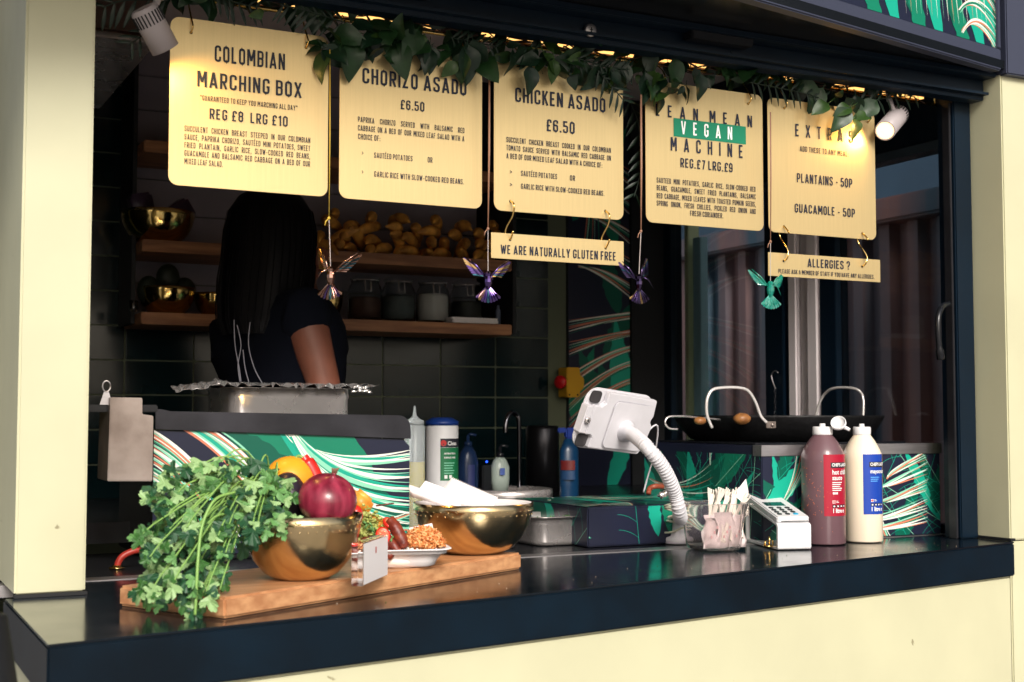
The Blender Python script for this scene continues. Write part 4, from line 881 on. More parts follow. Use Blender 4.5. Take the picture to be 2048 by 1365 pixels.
# loose tail of foil pulled forward on the left
n = 16; vs = []; 
for i in range(n+1):
    t = i/n; p = onY(352+110*t, 781-15*t, 2.76); 
    for k in range(5): vs.append(p+Vector((0, .05*k/4, (.012*(k/4)-.006*rg.random()*(1+t)+.004*t))))
fs = [(i*5+k, (i+1)*5+k, (i+1)*5+k+1, i*5+k+1) for i in range(n) for k in range(4)]; b.add(vs, fs, foil)
for i in range(9):
    q = onY(700+rg.uniform(0, 45), 772+rg.uniform(0, 14), 2.775); b.ball(q, .005, foil, sc=(1.4, .8, .7), seg=6, noise=.35, rg=rg)
o = b.build('foil_cover', FP); sd2 = o.modifiers.new('Solid', 'SOLIDIFY'); sd2.thickness = .0006

# ================================================================ RIGHT: STAND WITH PAELLA PAN
X0s, Y0s, ZT = 1.904, 2.507, 1.326
ST = thing('hob_stand', 'low hob stand wrapped in tropical leaf print under the paella pan', 'stand', (2.18, 2.75, Z1))
Y0s = 2.46
b = MB(); b.box(X0s, 2.455, Y0s, 2.96, Z1+.0025, ZT-.001, pnavy, .002); b.build('body', ST)
auto_print(Vector((X0s+.003, Y0s, Z1+.004)), XA, UP, NF, .545, .2, ST, 4, 1.15, .10)
rg = random.Random(8)
P = Print(Vector((2.18, Y0s-.0008, Z1+.004)), XA, UP, NF, .27, .2)
for i, zz in enumerate((.0, .03, .075, .12, .15)): P.frond((.02+.02*i, .02+zz*.8), (.10, zz*.9+.01), (.23, zz+.03), (0, .0), (0, .008), (0, .028), 8, .0055, [pg[5], pg[4], pg[3], pg[4], pg[1]], rg)
P.done(ST)
auto_print(Vector((X0s, 2.955, Z1+.004)), Vector((0, -1, 0)), UP, Vector((-1, 0, 0)), .49, .2, ST, 19, 1.3, .12)
b = MB(); b.box(X0s-.003, 2.458, Y0s-.004, Y0s+.03, 1.301, ZT, steelb, .0008); b.build('aluminium_trim', ST)
b = MB(); b.box(X0s+.02, 2.39, Y0s+.05, 2.94, ZT, ZT+.004, blackgl); b.build('hob_top', ST)
PP = thing('paella_pan', 'large black cast iron paella pan with two steel loop handles', 'pan', (2.165, 2.765, ZT))
pc = Vector((2.212, 2.79, ZT+.005)); rP = .272
b = MB(); b.lathe([(rP*.80, 0), (rP*.84, .003), (rP*.93, .030), (rP*.995, .058), (rP, .064), (rP-.004, .064), (rP*.92-.004, .032), (rP*.82, .006), (0, .006)], pc, iron, 72); b.build('pan_body', PP)
def handle(pxs, Y, name='handle'):
    P = smooth_path([onY(a, c, Y+d) for a, c, d in pxs], 6); b = MB(); b.tube(P, .0037, hsteel, 12); o = b.build(name, PP); return o
hf = 2.535
handle([(1424, 856, 0), (1414, 830, -.002), (1414, 800, -.004), (1424, 781, -.005), (1445, 776, -.005), (1478, 776, -.005), (1497, 783, -.004), (1511, 805, -.002), (1522, 833, 0), (1536, 848, 0)], hf)
handle([(1631, 838, 0), (1637, 812, -.01), (1648, 790, -.03), (1668, 777, -.07), (1705, 777, -.13), (1722, 786, -.15), (1727, 805, -.16), (1726, 836, -.165)], 2.91)
q = onY(1543, 850, hf-.004); b = MB(); b.box(q.x-.014, q.x+.014, q.y, q.y+.004, q.z-.008, q.z+.008, wornst, .001); b.ball(q+Vector((.002, 0, 0)), .005, wornst, seg=10); b.build('rivet_plate', PP)
LD = thing('skimmer', 'steel utensil with a hooked handle end hanging over the pan rim', 'utensil', onY(1335, 848, 2.60)); b = MB()
b.tube(smooth_path([onY(1355, 859, 2.61), onY(1338, 857, 2.61), onY(1330, 846, 2.61), onY(1336, 835, 2.61), onY(1352, 833, 2.61), onY(1378, 834, 2.62), onY(1440, 840, 2.68)], 5), .0026, steel, 8); b.build('hooked_handle', LD)
pot = mat('fried_potato', (.45, .20, .06), .35, col2=(.20, .08, .03), nscale=40)
for px, py, r, lb in ((1484, 838, .019, 'browned mushroom cap showing above the pan rim'), (1400, 842, .013, 'browned morsel at the left edge of the pan')):
    q = onY(px, py, 2.62); b = MB(); b.ball(q, r, pot, sc=(1.2, 1, .75), seg=18, noise=.02); o = b.build('fried_mushroom', None); o['label'] = lb; o['category'] = 'mushroom'
# chain and hook behind
q = onX(1548, 745, 2.488); CH = thing('chain', 'thin dark chain with a hook hanging by the side window', 'chain', q); b = MB()
b.tube(smooth_path([onX(1556, 746, 2.485), onX(1550, 742, 2.485), onX(1543, 750, 2.485), (onX(1546, 765, 2.485)), onX(1551, 778, 2.485)], 5), .0018, steelb, 6)
for i in range(7):
    c = onX(1550, 784+i*11, 2.485); k = []
    for a in range(9): t = a*math.pi/4; k.append(c+(Vector((0, .0035*math.cos(t), .008*math.sin(t))) if i % 2 else Vector((.0035*math.cos(t), 0, .008*math.sin(t)))))
    b.tube(k, .0013, dsteel, 5)
b.build('links', CH)

# ================================================================ MIDDLE: PRINTED BOX, STEEL PANS, REAR COUNTER GOODS
BX = thing('printed_box', 'low box wrapped in dark leaf print behind the steel pan', 'box', (1.62, 2.75, Z1))
b = MB(); b.box(1.505, 1.90, 2.57, 2.93, Z1+.001, 1.190, pnavy, .003); b.build('body', BX)
auto_print(Vector((1.507, 2.57, Z1+.003)), XA, UP, NF, .39, .085, BX, 33, .9, .09)
auto_print(Vector((1.507, 2.572, 1.190)), XA, Vector((0, 1, 0)), UP, .39, .355, BX, 35, 1.0, .10)
auto_print(Vector((1.505, 2.928, Z1+.003)), Vector((0, -1, 0)), UP, Vector((-1, 0, 0)), .355, .085, BX, 36, .5, .10)
c = onZ(1122, 1090, Z1); SP = thing('steel_pan', 'small stainless steel catering pan with a wide lip', 'pan', (c.x, c.y, Z1))
b = MB(); gn_pan(b, c.x-.072, c.x+.070, c.y-.02, c.y+.13, Z1, Z1+.066, steel, r=.03, lip=.014, taper=.001, rnd_b=.010); b.build('pan', SP)
herb = MB(); rg = random.Random(2)
for i in range(10):
    q = Vector((c.x+rg.uniform(-.08, .08), c.y+rg.uniform(-.034, -.02), Z1+.0675)); herb.ball(q, .0016, cor[rg.randrange(2)], seg=6, noise=.4, rg=rg)
o = herb.build('herb_crumbs', None); o['kind'] = 'stuff'; o['label'] = 'chopped green herb crumbs on the pan lip'; o['category'] = 'herbs'
c = onZ(1000, 1100, Z1); P2 = thing('steel_pan', 'second small steel pan mostly hidden behind the napkin bowl', 'pan', (c.x, c.y+.06, Z1)); b = MB(); gn_pan(b, c.x-.03, c.x+.055, c.y-.01, c.y+.12, Z1, Z1+.05, steel, r=.03, lip=.008); b.build('pan', P2)
RZ = 1.165
# squeezy oil bottle
q = onY(829, 900, 2.80); c = Vector((q.x, 2.80, Z1)); s = thing('oil_bottle', 'clear squeezy bottle half full of yellow oil beside the griddle', 'bottle', c)
hz = lambda py, Y=2.80: onY(829, py, Y).z
zt = hz(850); b = MB(); soft = mat('milky_plastic', (.75, .82, .85), .25, trans=.75, ior=1.2); b.lathe([(.022, 0), (.024, .004), (.024, zt-c.z-.004), (.020, zt-c.z), (0, zt-c.z)], c, soft, 28); b.build('body', s)
b = MB(); b.lathe([(0, .003), (.0225, .004), (.0225, hz(925)-c.z), (0, hz(925)-c.z)], c, mat('yellow_oil', (.50, .38, .03), .2), 24); b.build('oil', s)
b = MB(); b.lathe([(.0215, zt-c.z), (.0215, hz(842)-c.z), (.012, hz(838)-c.z), (.005, hz(832)-c.z), (.0018, hz(812)-c.z), (0, hz(812)-c.z)], c, soft, 24); b.build('nozzle_cap', s)
# wipes tub
def wraplab(mb, c, r, a0, a1, z0, z1, m, n=16):
    vs = []; 
    for i in range(n+1): a = a0+(a1-a0)*i/n; vs += [(c.x+r*math.cos(a), c.y+r*math.sin(a), z0), (c.x+r*math.cos(a), c.y+r*math.sin(a), z1)]
    mb.add(vs, [(2*i, 2*i+2, 2*i+3, 2*i+1) for i in range(n)], m, True)
def wraptext(mb, txt, c, r, a0, z, size, m, sx=1.0, bold=0):
    vs, fs = font_pts(txt, size, sx, bold); mb.add([(c.x+r*math.cos(a0+v.x/r), c.y+r*math.sin(a0+v.x/r), z+v.y) for v in vs], fs, m)
def facing(c): return math.atan2(-c.y, -c.x)
def rear(px, Y): q = onY(px, 900, Y); return Vector((q.x, Y, RZ))
def zpy(py, Y, px=900): return onY(px, py, Y).z
c = rear(884, 3.15); Y = 3.15; r = .0425; s = thing('wipes_tub', 'white tub of antibacterial surface wipes with blue lid and green label', 'tub', c)
zt = zpy(851, Y)-RZ; b = MB(); b.lathe([(r*.95, 0), (r, .004), (r, zt-.004), (r*.97, zt), (0, zt)], c, white, 36); b.build('tub', s)
b = MB(); b.lathe([(r*1.02, zt), (r*1.02, zt+.010), (r*.7, zt+.018), (r*.6, zt+.020), (0, zt+.021)], c, mat('blue_lid', (.01, .04, .22), .35), 36); b.build('lid', s)
a = facing(c); b = MB(); L0 = zpy(960, Y); L1 = zpy(877, Y); wraplab(b, c, r+.0004, a-.1, a+1.4, L0, zpy(895, Y), mat('label_green', (.01, .16, .06), .5)); wraplab(b, c, r+.0004, a-.1, a+1.4, zpy(894.5, Y), L1, mat('label_black', (.02, .02, .03), .5))
zc = zpy(886, Y); rd = mat('label_red', (.5, .02, .02), .5); b.add([(c.x+(r+.0008)*math.cos(a+.09+.0078*math.cos(t*.5236)/r), c.y+(r+.0008)*math.sin(a+.09+.0078*math.cos(t*.5236)/r), zc+.0078*math.sin(t*.5236)) for t in range(12)], [tuple(range(12))], rd)
wraptext(b, 'Clean', c, r+.001, a+.34, zpy(890, Y), .014, white_ink, .9, .0003)
for i, tx in enumerate(('ANTIBACTERIAL', 'SURFACE WIPES')): wraptext(b, tx, c, r+.001, a+.13, zpy(908+8*i, Y), .0055, white_ink, .85, .0002)
for i in range(5): wraplab(b, c, r+.0008, a+.13, a+.13+.7*(1-.1*(i % 3)), zpy(926+5*i, Y), zpy(924.5+5*i, Y), pg[3], 6)
for i in range(2): wraplab(b, c, r+.0008, a+.15+.3*i, a+.33+.3*i, zpy(956, Y), zpy(949, Y), white_ink, 4)
b.build('label', s)
# hand sanitiser and soap bottles, small box, tap
def pump(px, Y, wr, pts, m, label, cat='bottle', capm=None, name='pump_bottle'):
    c = rear(px, Y); s = thing(name, label, cat, c, 'bottles on the rear worktop'); b = MB(); zt = 0
    b.lathe([(r_*wr, max(0, zpy(py, Y, px)-RZ)) for r_, py in pts]+[(0, max(0, zpy(pts[-1][1], Y, px)-RZ))], c, m, 26, sy=.75); b.build('body', s)
    z1 = zpy(pts[-1][1], Y, px)-RZ; b = MB(); k = capm or m; b.lathe([(wr*.38, z1), (wr*.38, z1+.012), (wr*.16, z1+.014), (wr*.16, z1+.03), (0, z1+.03)], c, k, 16); b.tube([c+Vector((0, 0, z1+.03)), c+Vector((.005, -.004, z1+.033)), c+Vector((.02, -.01, z1+.030))], .004, k, 8); b.build('pump', s)
    return s, c
blu = mat('blue_clear_plastic', (.015, .035, .10), .2, trans=.3, ior=1.3)
s, c = pump(936, 3.3, .030, [(.95, 1000), (1, 980), (1, 925), (.75, 905), (.4, 893)], blu, 'clear blue pump bottle of sanitiser beside the wipes tub'); a = facing(c)
b = MB(); wraplab(b, c, .0235, a-.5, a+.9, zpy(985, 3.3), zpy(930, 3.3), mat('dark_blue_label', (.02, .03, .12), .5)); b.build('label', s)
s, c = pump(1000, 3.3, .029, [(.8, 985), (.95, 960), (.95, 935), (.7, 922), (.4, 915)], mat('pale_soap', (.35, .42, .38), .3), 'pale hand soap pump bottle with blue square on its label', capm=blackgl)
a = facing(c); b = MB(); wraplab(b, c, .0285, a+.0, a+.5, zpy(952, 3.3), zpy(938, 3.3), mat('mid_blue', (.05, .10, .35), .5)); b.build('label', s)
c = rear(970, 3.3); b = MB(); b.box(c.x-.012, c.x+.016, 3.29, 3.32, RZ, zpy(932, 3.3), blackgl, .003); b.ball((c.x, 3.289, zpy(925, 3.3)), .003, mat('blue_led', (.0, .05, .6), .4, emit=(.02, .08, 1), estr=3), seg=8); o = b.build('door_chime_unit', None); o['label'] = 'small black gadget with a tiny blue light on the rear worktop'; o['category'] = 'gadget'
TP = thing('tap', 'dark swan neck tap behind the soap bottle', 'tap', rear(1038, 3.4)); c = rear(1038, 3.4); b = MB()
b.tube(smooth_path([c, c+Vector((0, 0, .20)), c+Vector((-.01, 0, .232)), c+Vector((-.035, -.01, .236)), c+Vector((-.05, -.015, .21)), c+Vector((-.052, -.016, .18))], 6), .007, mat('dark_chrome', (.15, .15, .17), .12, 1), 12); b.build('spout', TP)
c = onZ(1035, 1000, RZ); SK = thing('sink_bowl', 'round stainless sink rim catching warm light on the rear worktop', 'sink', (c.x, c.y+.08, RZ)); b = MB()
b.lathe([(.13, 0), (.135, .004), (.135, .024), (.128, .026), (.12, .02), (.10, -.0), (0, 0)], (c.x, c.y+.08, RZ+.002), steel, 48); b.build('rim', SK)
c = rear(1180, 3.45); CO = thing('canister', 'tall dark steel canister standing near the printed wall', 'canister', rear(1085, 3.5)); cc = rear(1085, 3.5); b = MB(); b.lathe([(.05, 0), (.05, .19), (.045, .20), (0, .20)], cc, mat('dark_brushed', (.03, .03, .035), .3, .8), 32); b.build('body', CO)
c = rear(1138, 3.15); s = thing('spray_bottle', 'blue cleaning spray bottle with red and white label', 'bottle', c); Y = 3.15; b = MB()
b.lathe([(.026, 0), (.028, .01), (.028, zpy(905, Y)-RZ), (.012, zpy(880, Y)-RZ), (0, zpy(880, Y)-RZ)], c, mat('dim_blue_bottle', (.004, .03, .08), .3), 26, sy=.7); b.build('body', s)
b = MB(); a = facing(c); wraplab(b, c, .0285, a-.9, a+.6, zpy(945, Y), zpy(925, Y), mat('dim_red', (.12, .01, .01), .5)); wraplab(b, c, .0285, a-.8, a+.6, zpy(965, Y), zpy(946, Y), mat('label_blue2', (.01, .04, .11), .5)); b.build('label', s)  # label colours darkened: the dim shade behind the tablet is painted in
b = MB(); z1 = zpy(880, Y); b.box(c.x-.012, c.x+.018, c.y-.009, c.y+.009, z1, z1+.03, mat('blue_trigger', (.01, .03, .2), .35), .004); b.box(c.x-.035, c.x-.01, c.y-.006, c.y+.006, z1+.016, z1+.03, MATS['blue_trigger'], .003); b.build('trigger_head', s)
# emergency stop
q = onY(1143, 765, 3.70); ES = thing('emergency_stop', 'yellow emergency stop box with red mushroom button on the wall', 'switch', q); yl = mat('safety_yellow', (.62, .33, .01), .45)
b = MB(); O = Vector((q.x-.028, 3.70, q.z-.048)); b.prism([(.012, 0), (.06, 0), (.062, .02), (.076, .03), (.076, .062), (.062, .072), (.06, .096), (.012, .096)], O, XA, ZA, Vector((0, 1, 0)), .06, yl, .003); b.build('box', ES)
b = MB(); cc = Vector((q.x-.018, 3.72, q.z)); b.lathe([(.010, 0), (.010, .014), (.021, .015), (.022, .022), (.018, .028), (0, .029)], cc, mat('red_button', (.55, .01, .015), .35), 28, axis=(-.85, -.5, 0)); b.build('button', ES)
for i in range(2):
    b = MB(); qq = Vector((O.x+.02+.03*i, 3.698, O.z+.008)); b.ball(qq, .003, black, seg=8); b.build('screw', ES)

# ================================================================ TABLET ON GOOSENECK STAND
TB = onZ(1363, 1088, Z1); TB.z = Z1
TS_ = thing('tablet_stand', 'white tablet enclosure on a ribbed gooseneck stand seen from behind', 'tablet stand', TB)
dep = 2.72
def pd(px, py, d): r_ = ray(px, py); return C0+r_*(d/(r_.x*FW.x+r_.y*FW.y))
TL, TRr, BL = pd(1181, 774, 2.68), pd(1313, 795, 2.81), pd(1133, 893, 2.70)
U = (TRr-TL); V = (BL-TL); wU = U.length; U.normalize(); V = V-U*V.dot(U); hV = V.length; V.normalize(); V = -V; O = TL-V*hV; N = U.cross(V); 
if N.dot(FW) > 0: N = -N
def onpl(px, py, off=0):
    r_ = ray(px, py); n = N; t = (O+N*off-C0).dot(n)/r_.dot(n); p = C0+r_*t; return ((p-O).dot(U), (p-O).dot(V))
b = MB(); b.prism(rrect(wU, hV, .030, 8), O, U, V, -N, .009, whitec, .003); b.build('bezel', TS_)
b = MB(); b.prism(rrect(wU-.02, hV-.02, .018, 6, .01, .01), O-N*.0095, U, V, -N, .0015, mat('tablet_screen', (.01, .01, .012), .08)); b.build('screen', TS_)
plate = [(.016, hV*.26), (.030, hV*.26), (.036, hV*.22), (.036, .006), (wU*.93, .004), (wU*.985, .02), (wU*1.01, hV*.52), (wU*.96, hV*.60), (wU*.985, hV*.70), (wU*.96, hV*.965), (.046, hV*.985), (.046, hV*.80), (.036, hV*.74), (.016, hV*.74)]
b = MB(); b.prism(plate, O+N*.001, U, V, N, .013, whitec, .002); b.build('back_shell', TS_)
b = MB(); b.prism(rrect(wU*.60, hV*.80, .014, 6, wU*.34, hV*.08), O+N*.0142, U, V, N, .004, whitec, .002); b.build('raised_back', TS_)
for v0, v1 in ((.03, .24), (.76, .96)):
    b = MB(); b.prism(rrect(.030, hV*(v1-v0), .008, 4, .006, hV*v0), O+N*.0005, U, V, N, .004, mat('tablet_grey', (.10, .095, .10), .25, .6), .001); b.build('tablet_corner', TS_)
b = MB(); b.prism([(-.003, hV*.27), (.014, hV*.27), (.014, hV*.73), (-.003, hV*.73)], O-N*.007, U, V, N, .022, whitec, .002); b.build('lock_bar', TS_)
b = MB(); c = O+U*.004+V*hV*.5+N*.018; b.lathe([(.007, 0), (.007, .003), (.004, .0035), (0, .003)], c, steel, 20, axis=N); b.ball(c+N*.002, .0028, black, seg=8); b.build('lock', TS_)
u0, v0 = onpl(1250, 862, .018); fc = O+U*u0+V*v0+N*.018
g1p = pd(1290, 882, dep-.065)
axf = (g1p-fc).normalized(); b = MB(); b.lathe([(.024, 0), (.0225, .003), (.018, .012), (.0150, .028), (.0138, .05), (0, .05)], fc, whitec, 32, axis=axf); b.build('neck_flange', TS_)
path = smooth_path([fc+axf*.045, pd(1292, 893, 2.625), pd(1326, 935, 2.64), pd(1349, 985, 2.68), pd(1361, 1035, 2.74), Vector((TB.x, TB.y+.012, Z1+.062))], 12)
b = MB(); b.tube(path, .0135, whitec, 18); b.build('gooseneck', TS_)
acc = 0; rb = MB(); k = 0
for i in range(1, len(path)):
    d = path[i]-path[i-1]; L_ = d.length
    while k*.0075 < acc+L_:
        t = (k*.0075-acc)/L_; p = path[i-1]+d*t; rb.lathe([(.0135, -.0021), (.0148, -.001), (.0148, .001), (.0135, .0021)], p, whitec, 18, axis=d, cap=False); k += 1
    acc += L_
rb.build('ribs', TS_)
b = MB(); b.lathe([(.032, 0), (.0335, .002), (.0335, .012), (.031, .0145), (.021, .017), (.016, .03), (.0145, .065), (0, .065)], (TB.x, TB.y+.01, Z1+.0005), whitec, 40); b.build('base', TS_)
cb = []; 
for i in range(90):
    t = i/89; a = t*6.283*4.6; r_ = .026+.007*math.sin(i*.9); cc = Vector((TB.x-.004, TB.y+.006, 0)).lerp(path[-12], max(0, t-.3)*.9); cb.append(Vector((cc.x+r_*math.cos(a), cc.y+r_*math.sin(a), Z1+.022+t*.085+.005*math.sin(i*.5))))
b = MB(); b.tube(cb, .0024, mat('ivory_cable', (.62, .60, .48), .5), 6)
b.tube(smooth_path([O+U*wU*.9+V*.01, pd(1312, 850, 2.83), pd(1311, 900, 2.88), pd(1298, 945, 2.93), pd(1287, 985, 2.95)], 6), .0020, whitec, 6); b.build('cable', TS_)
# brown pan handle and foil scrap behind the stand
q = onZ(1305, 985, 1.2); b = MB(); b.tube(smooth_path([pd(1297, 988, 2.97), pd(1299, 978, 2.98), pd(1310, 973, 2.98), pd(1325, 974, 3.0)], 5), .006, mat('red_brown_cable', (.25, .06, .03), .4), 8); o = b.build('rubber_hose', None); o['label'] = 'short red-brown hose end on the printed box behind the gooseneck'; o['category'] = 'hose'
b = MB(); rg = random.Random(6)
for i in range(7): b.ball(pd(1322+4*i, 990-2*i+rg.uniform(-2, 2), 2.9), .007, foil, seg=7, noise=.4, rg=rg)
o = b.build('foil_scrap', None); o['label'] = 'crumpled scrap of foil on the printed box'; o['category'] = 'foil'

# ================================================================ CLEAR TUB OF WOODEN FORKS
c = onZ(1428, 1106, Z1); CT = thing('clear_tub', 'clear plastic tub full of wrapped napkins and wooden forks', 'tub', (c.x+.04, c.y+.04, Z1))
x0, y0 = c.x-.008, c.y-.004; ro = R(-7)
pcx = (x0+.045, y0+.055)
b = MB(); gn_pan(b, pcx[0]-.060, pcx[0]+.056, pcx[1]-.066, pcx[1]+.066, Z1+.0008, Z1+.104, poly, r=.014, lip=.009, t=.0022, taper=.013, rnd_b=.010, rot=ro); b.build('tub', CT)
packm = mat('printed_wrapper', (.80, .68, .68), .6, noise=.12, nscale=30); wood = mat('pale_birch', (.80, .74, .66), .6)
rg = random.Random(9)
for i in range(7):
    b = MB(); xx = pcx[0]-.034+.011*i; yy = pcx[1]-.040+.014*(i % 3); t = rg.uniform(-.1, .1); vs = []; fs = []
    for a in range(6):
        for e in range(6): vs.append((xx+(.044*e/5-.022)+.004*math.sin(a*1.7+i), yy+.006*math.sin(e*1.1+a*.8+i), Z1+.008+(.060+.006*(i % 4))*a/5))
    fs = [(a*6+e, a*6+e+1, a*6+e+7, a*6+e+6) for a in range(5) for e in range(5)]
    b.add(vs, fs, packm, True)
    for e in range(3): p = Vector((xx-.008+.008*e, yy-.0075, Z1+.030+.01*e)); b.add([p, p+Vector((.004, 0, 0)), p+Vector((.004, 0, .006)), p+Vector((0, 0, .006))], [(0, 1, 2, 3)], mat('pink_print', (.75, .42, .42), .6))
    o = b.build('wrapped_napkin', None); o.modifiers.new('s', 'SOLIDIFY').thickness = .001; o['label'] = 'folded paper wrapper with pink print, %s from the left in the clear tub' % ORD[i]; o['category'] = 'wrapper'; o['group'] = 'paper wrappers in the clear tub'
fk = MB(); fk.box(-.0042, .0042, -.0014, .0014, -.060, .030, wood, .0005)
fk.add([Vector((x, y, z)) for y in (-.001, .001) for x, z in ((-.0035, .030), (.0035, .030), (.0075, .052), (-.0075, .052))], [(3, 2, 1, 0), (4, 5, 6, 7), (0, 4, 7, 3), (1, 2, 6, 5), (3, 7, 6, 2)], wood)
for k in range(3): x = -.0058+.0058*k; fk.box(x-.0012, x+.0012, -.001, .001, .052, .062, wood)
fo = fk.build('f', None); fme = fo.data; bpy.data.objects.remove(fo)
for i in range(16):
    x = pcx[0]-.014+.0042*i+rg.uniform(-.002, .002); y = pcx[1]-.012+rg.uniform(-.03, .035)
    M = Matrix.Translation((x, y, Z1+.074+rg.uniform(-.004, .005))) @ Euler((rg.uniform(-.15, .15), .30+.022*i+rg.uniform(-.04, .04), rg.uniform(-1.2, 1.2))).to_matrix().to_4x4()
    o = inst('wooden_fork', fme, None, M); o['label'] = 'pale wooden fork, %s from the left in the clear tub' % ORD[i]; o['category'] = 'fork'; o['group'] = 'wooden forks in the clear tub'
b = MB(); p = [pd(1467, 990, 2.93), pd(1492, 958, 2.93), pd(1497, 985, 2.93), pd(1490, 1010, 2.93)]; b.add(p+[v+FW*.001 for v in p], [(0, 1, 2, 3), (7, 6, 5, 4)], wpaper); o = b.build('napkin_tip', None); o['label'] = 'pointed corner of a white napkin rising from the clear tub'; o['category'] = 'napkin'

# ================================================================ CARD READER
p1, p2, p3 = onZ(1483, 1083, Z1), onZ(1556, 1102, Z1), onZ(1622, 1103, Z1)
CR = thing('card_reader', 'white card reader with round keys on an open white stand', 'card reader', p2)
S = (p1-p2); LS = S.length; S.normalize(); Wv = (p3-p2); Wv = Wv-S*Wv.dot(S); LW = .078; Wv.normalize()
LS = min(LS, .2)
h0, h1 = .056, .098
outer = rp([(0, 0, .008), (LS, 0, .008), (LS, h1, .008), (0, h0, .008)], True, 4); inner_ = rp([(.010, .007, .006), (LS-.010, .007, .006), (LS-.010, h1-.010, .006), (.010, h0-.004, .006)], True, 4)
b = MB(); n = len(outer); f3 = lambda p, w: p2+S*p[0]+UP*(p[1]+.0015)+Wv*w
vs = [f3(p, 0) for p in outer]+[f3(p, 0) for p in inner_]+[f3(p, LW) for p in outer]+[f3(p, LW) for p in inner_]; fs = []
for i in range(n): j = (i+1) % n; fs += [(i, j, n+j, n+i), (2*n+j, 2*n+i, 3*n+i, 3*n+j), (i, 2*n+i, 2*n+j, j), (n+i, n+j, 3*n+j, 3*n+i)]
b.add(vs, fs, white); bw_ = b.build('stand_loop', CR); bv = bw_.modifiers.new('b', 'BEVEL'); bv.width = .002; bv.segments = 2; bv.limit_method = 'ANGLE'
sl3 = (S*LS+UP*(h1-h0)).normalized(); nn = sl3.cross(Wv).normalized(); 
if nn.z < 0: nn = -nn
o0 = p2+UP*(h0+.002)+S*.008+nn*.001+Wv*.001
b = MB(); b.prism(rrect(LW-.002, LS-.006, .006, 5), o0, Wv, sl3, nn, .014, white, .0025); b.build('reader_body', CR)
top = o0+nn*.0146; b = MB(); b.add([top+Wv*a+sl3*c for a, c in ((.010, .088), (.056, .088), (.056, .118), (.010, .118))], [(0, 1, 2, 3)], mat('lcd_dark', (.01, .02, .03), .1)); b.build('screen', CR)
km = mat('dark_key', (.02, .02, .025), .4); bk = mat('blue_key', (.0, .35, .65), .4)
for r_ in range(4):
    for cc_ in range(3):
        p = top+Wv*(.014+.019*cc_)+sl3*(.022+.0165*r_); last = (r_ == 0 and cc_ == 2)
        b = MB(); b.lathe([(.0058, -.0005), (.0058, .0006), (.005, .0011), (0, .0011)], p, bk if last else km, 16, axis=nn); o = b.build('key', CR)
        if last: o['label'] = 'bright blue key'
b = MB(); b.add([p2+Wv*a+UP*c-S*.0003 for a, c in ((.008, h0+.0065), (LW-.008, h0+.0065), (LW-.008, h0+.0085), (.008, h0+.0085))], [(0, 1, 2, 3)], black); b.build('card_slot', CR)
vs, fs = font_pts('Zettle', .0115, 1.0); b = MB(); b.add([p2+Wv*(.018+v.x)+UP*(.024+v.y)-S*.0004 for v in vs], fs, mat('emboss', (.66, .66, .68), .5)); b.build('emblem', CR)
c = onZ(1536, 1090, Z1+.01); b = MB(); b.tube([c+Vector((-.010, 0, 0)), c+Vector((-.006, 0, .010))], .002, brassp, 8); b.tube([c+Vector((.004, 0, 0)), c+Vector((.004, 0, .018))], .0025, brassp, 8); b.tube([c+Vector((.014, 0, 0)), c+Vector((.012, 0, .010))], .002, brassp, 8); b.lathe([(.012, -.004), (.010, 0), (0, 0)], c, brassp, 16); b.build('screw_cluster', CR)

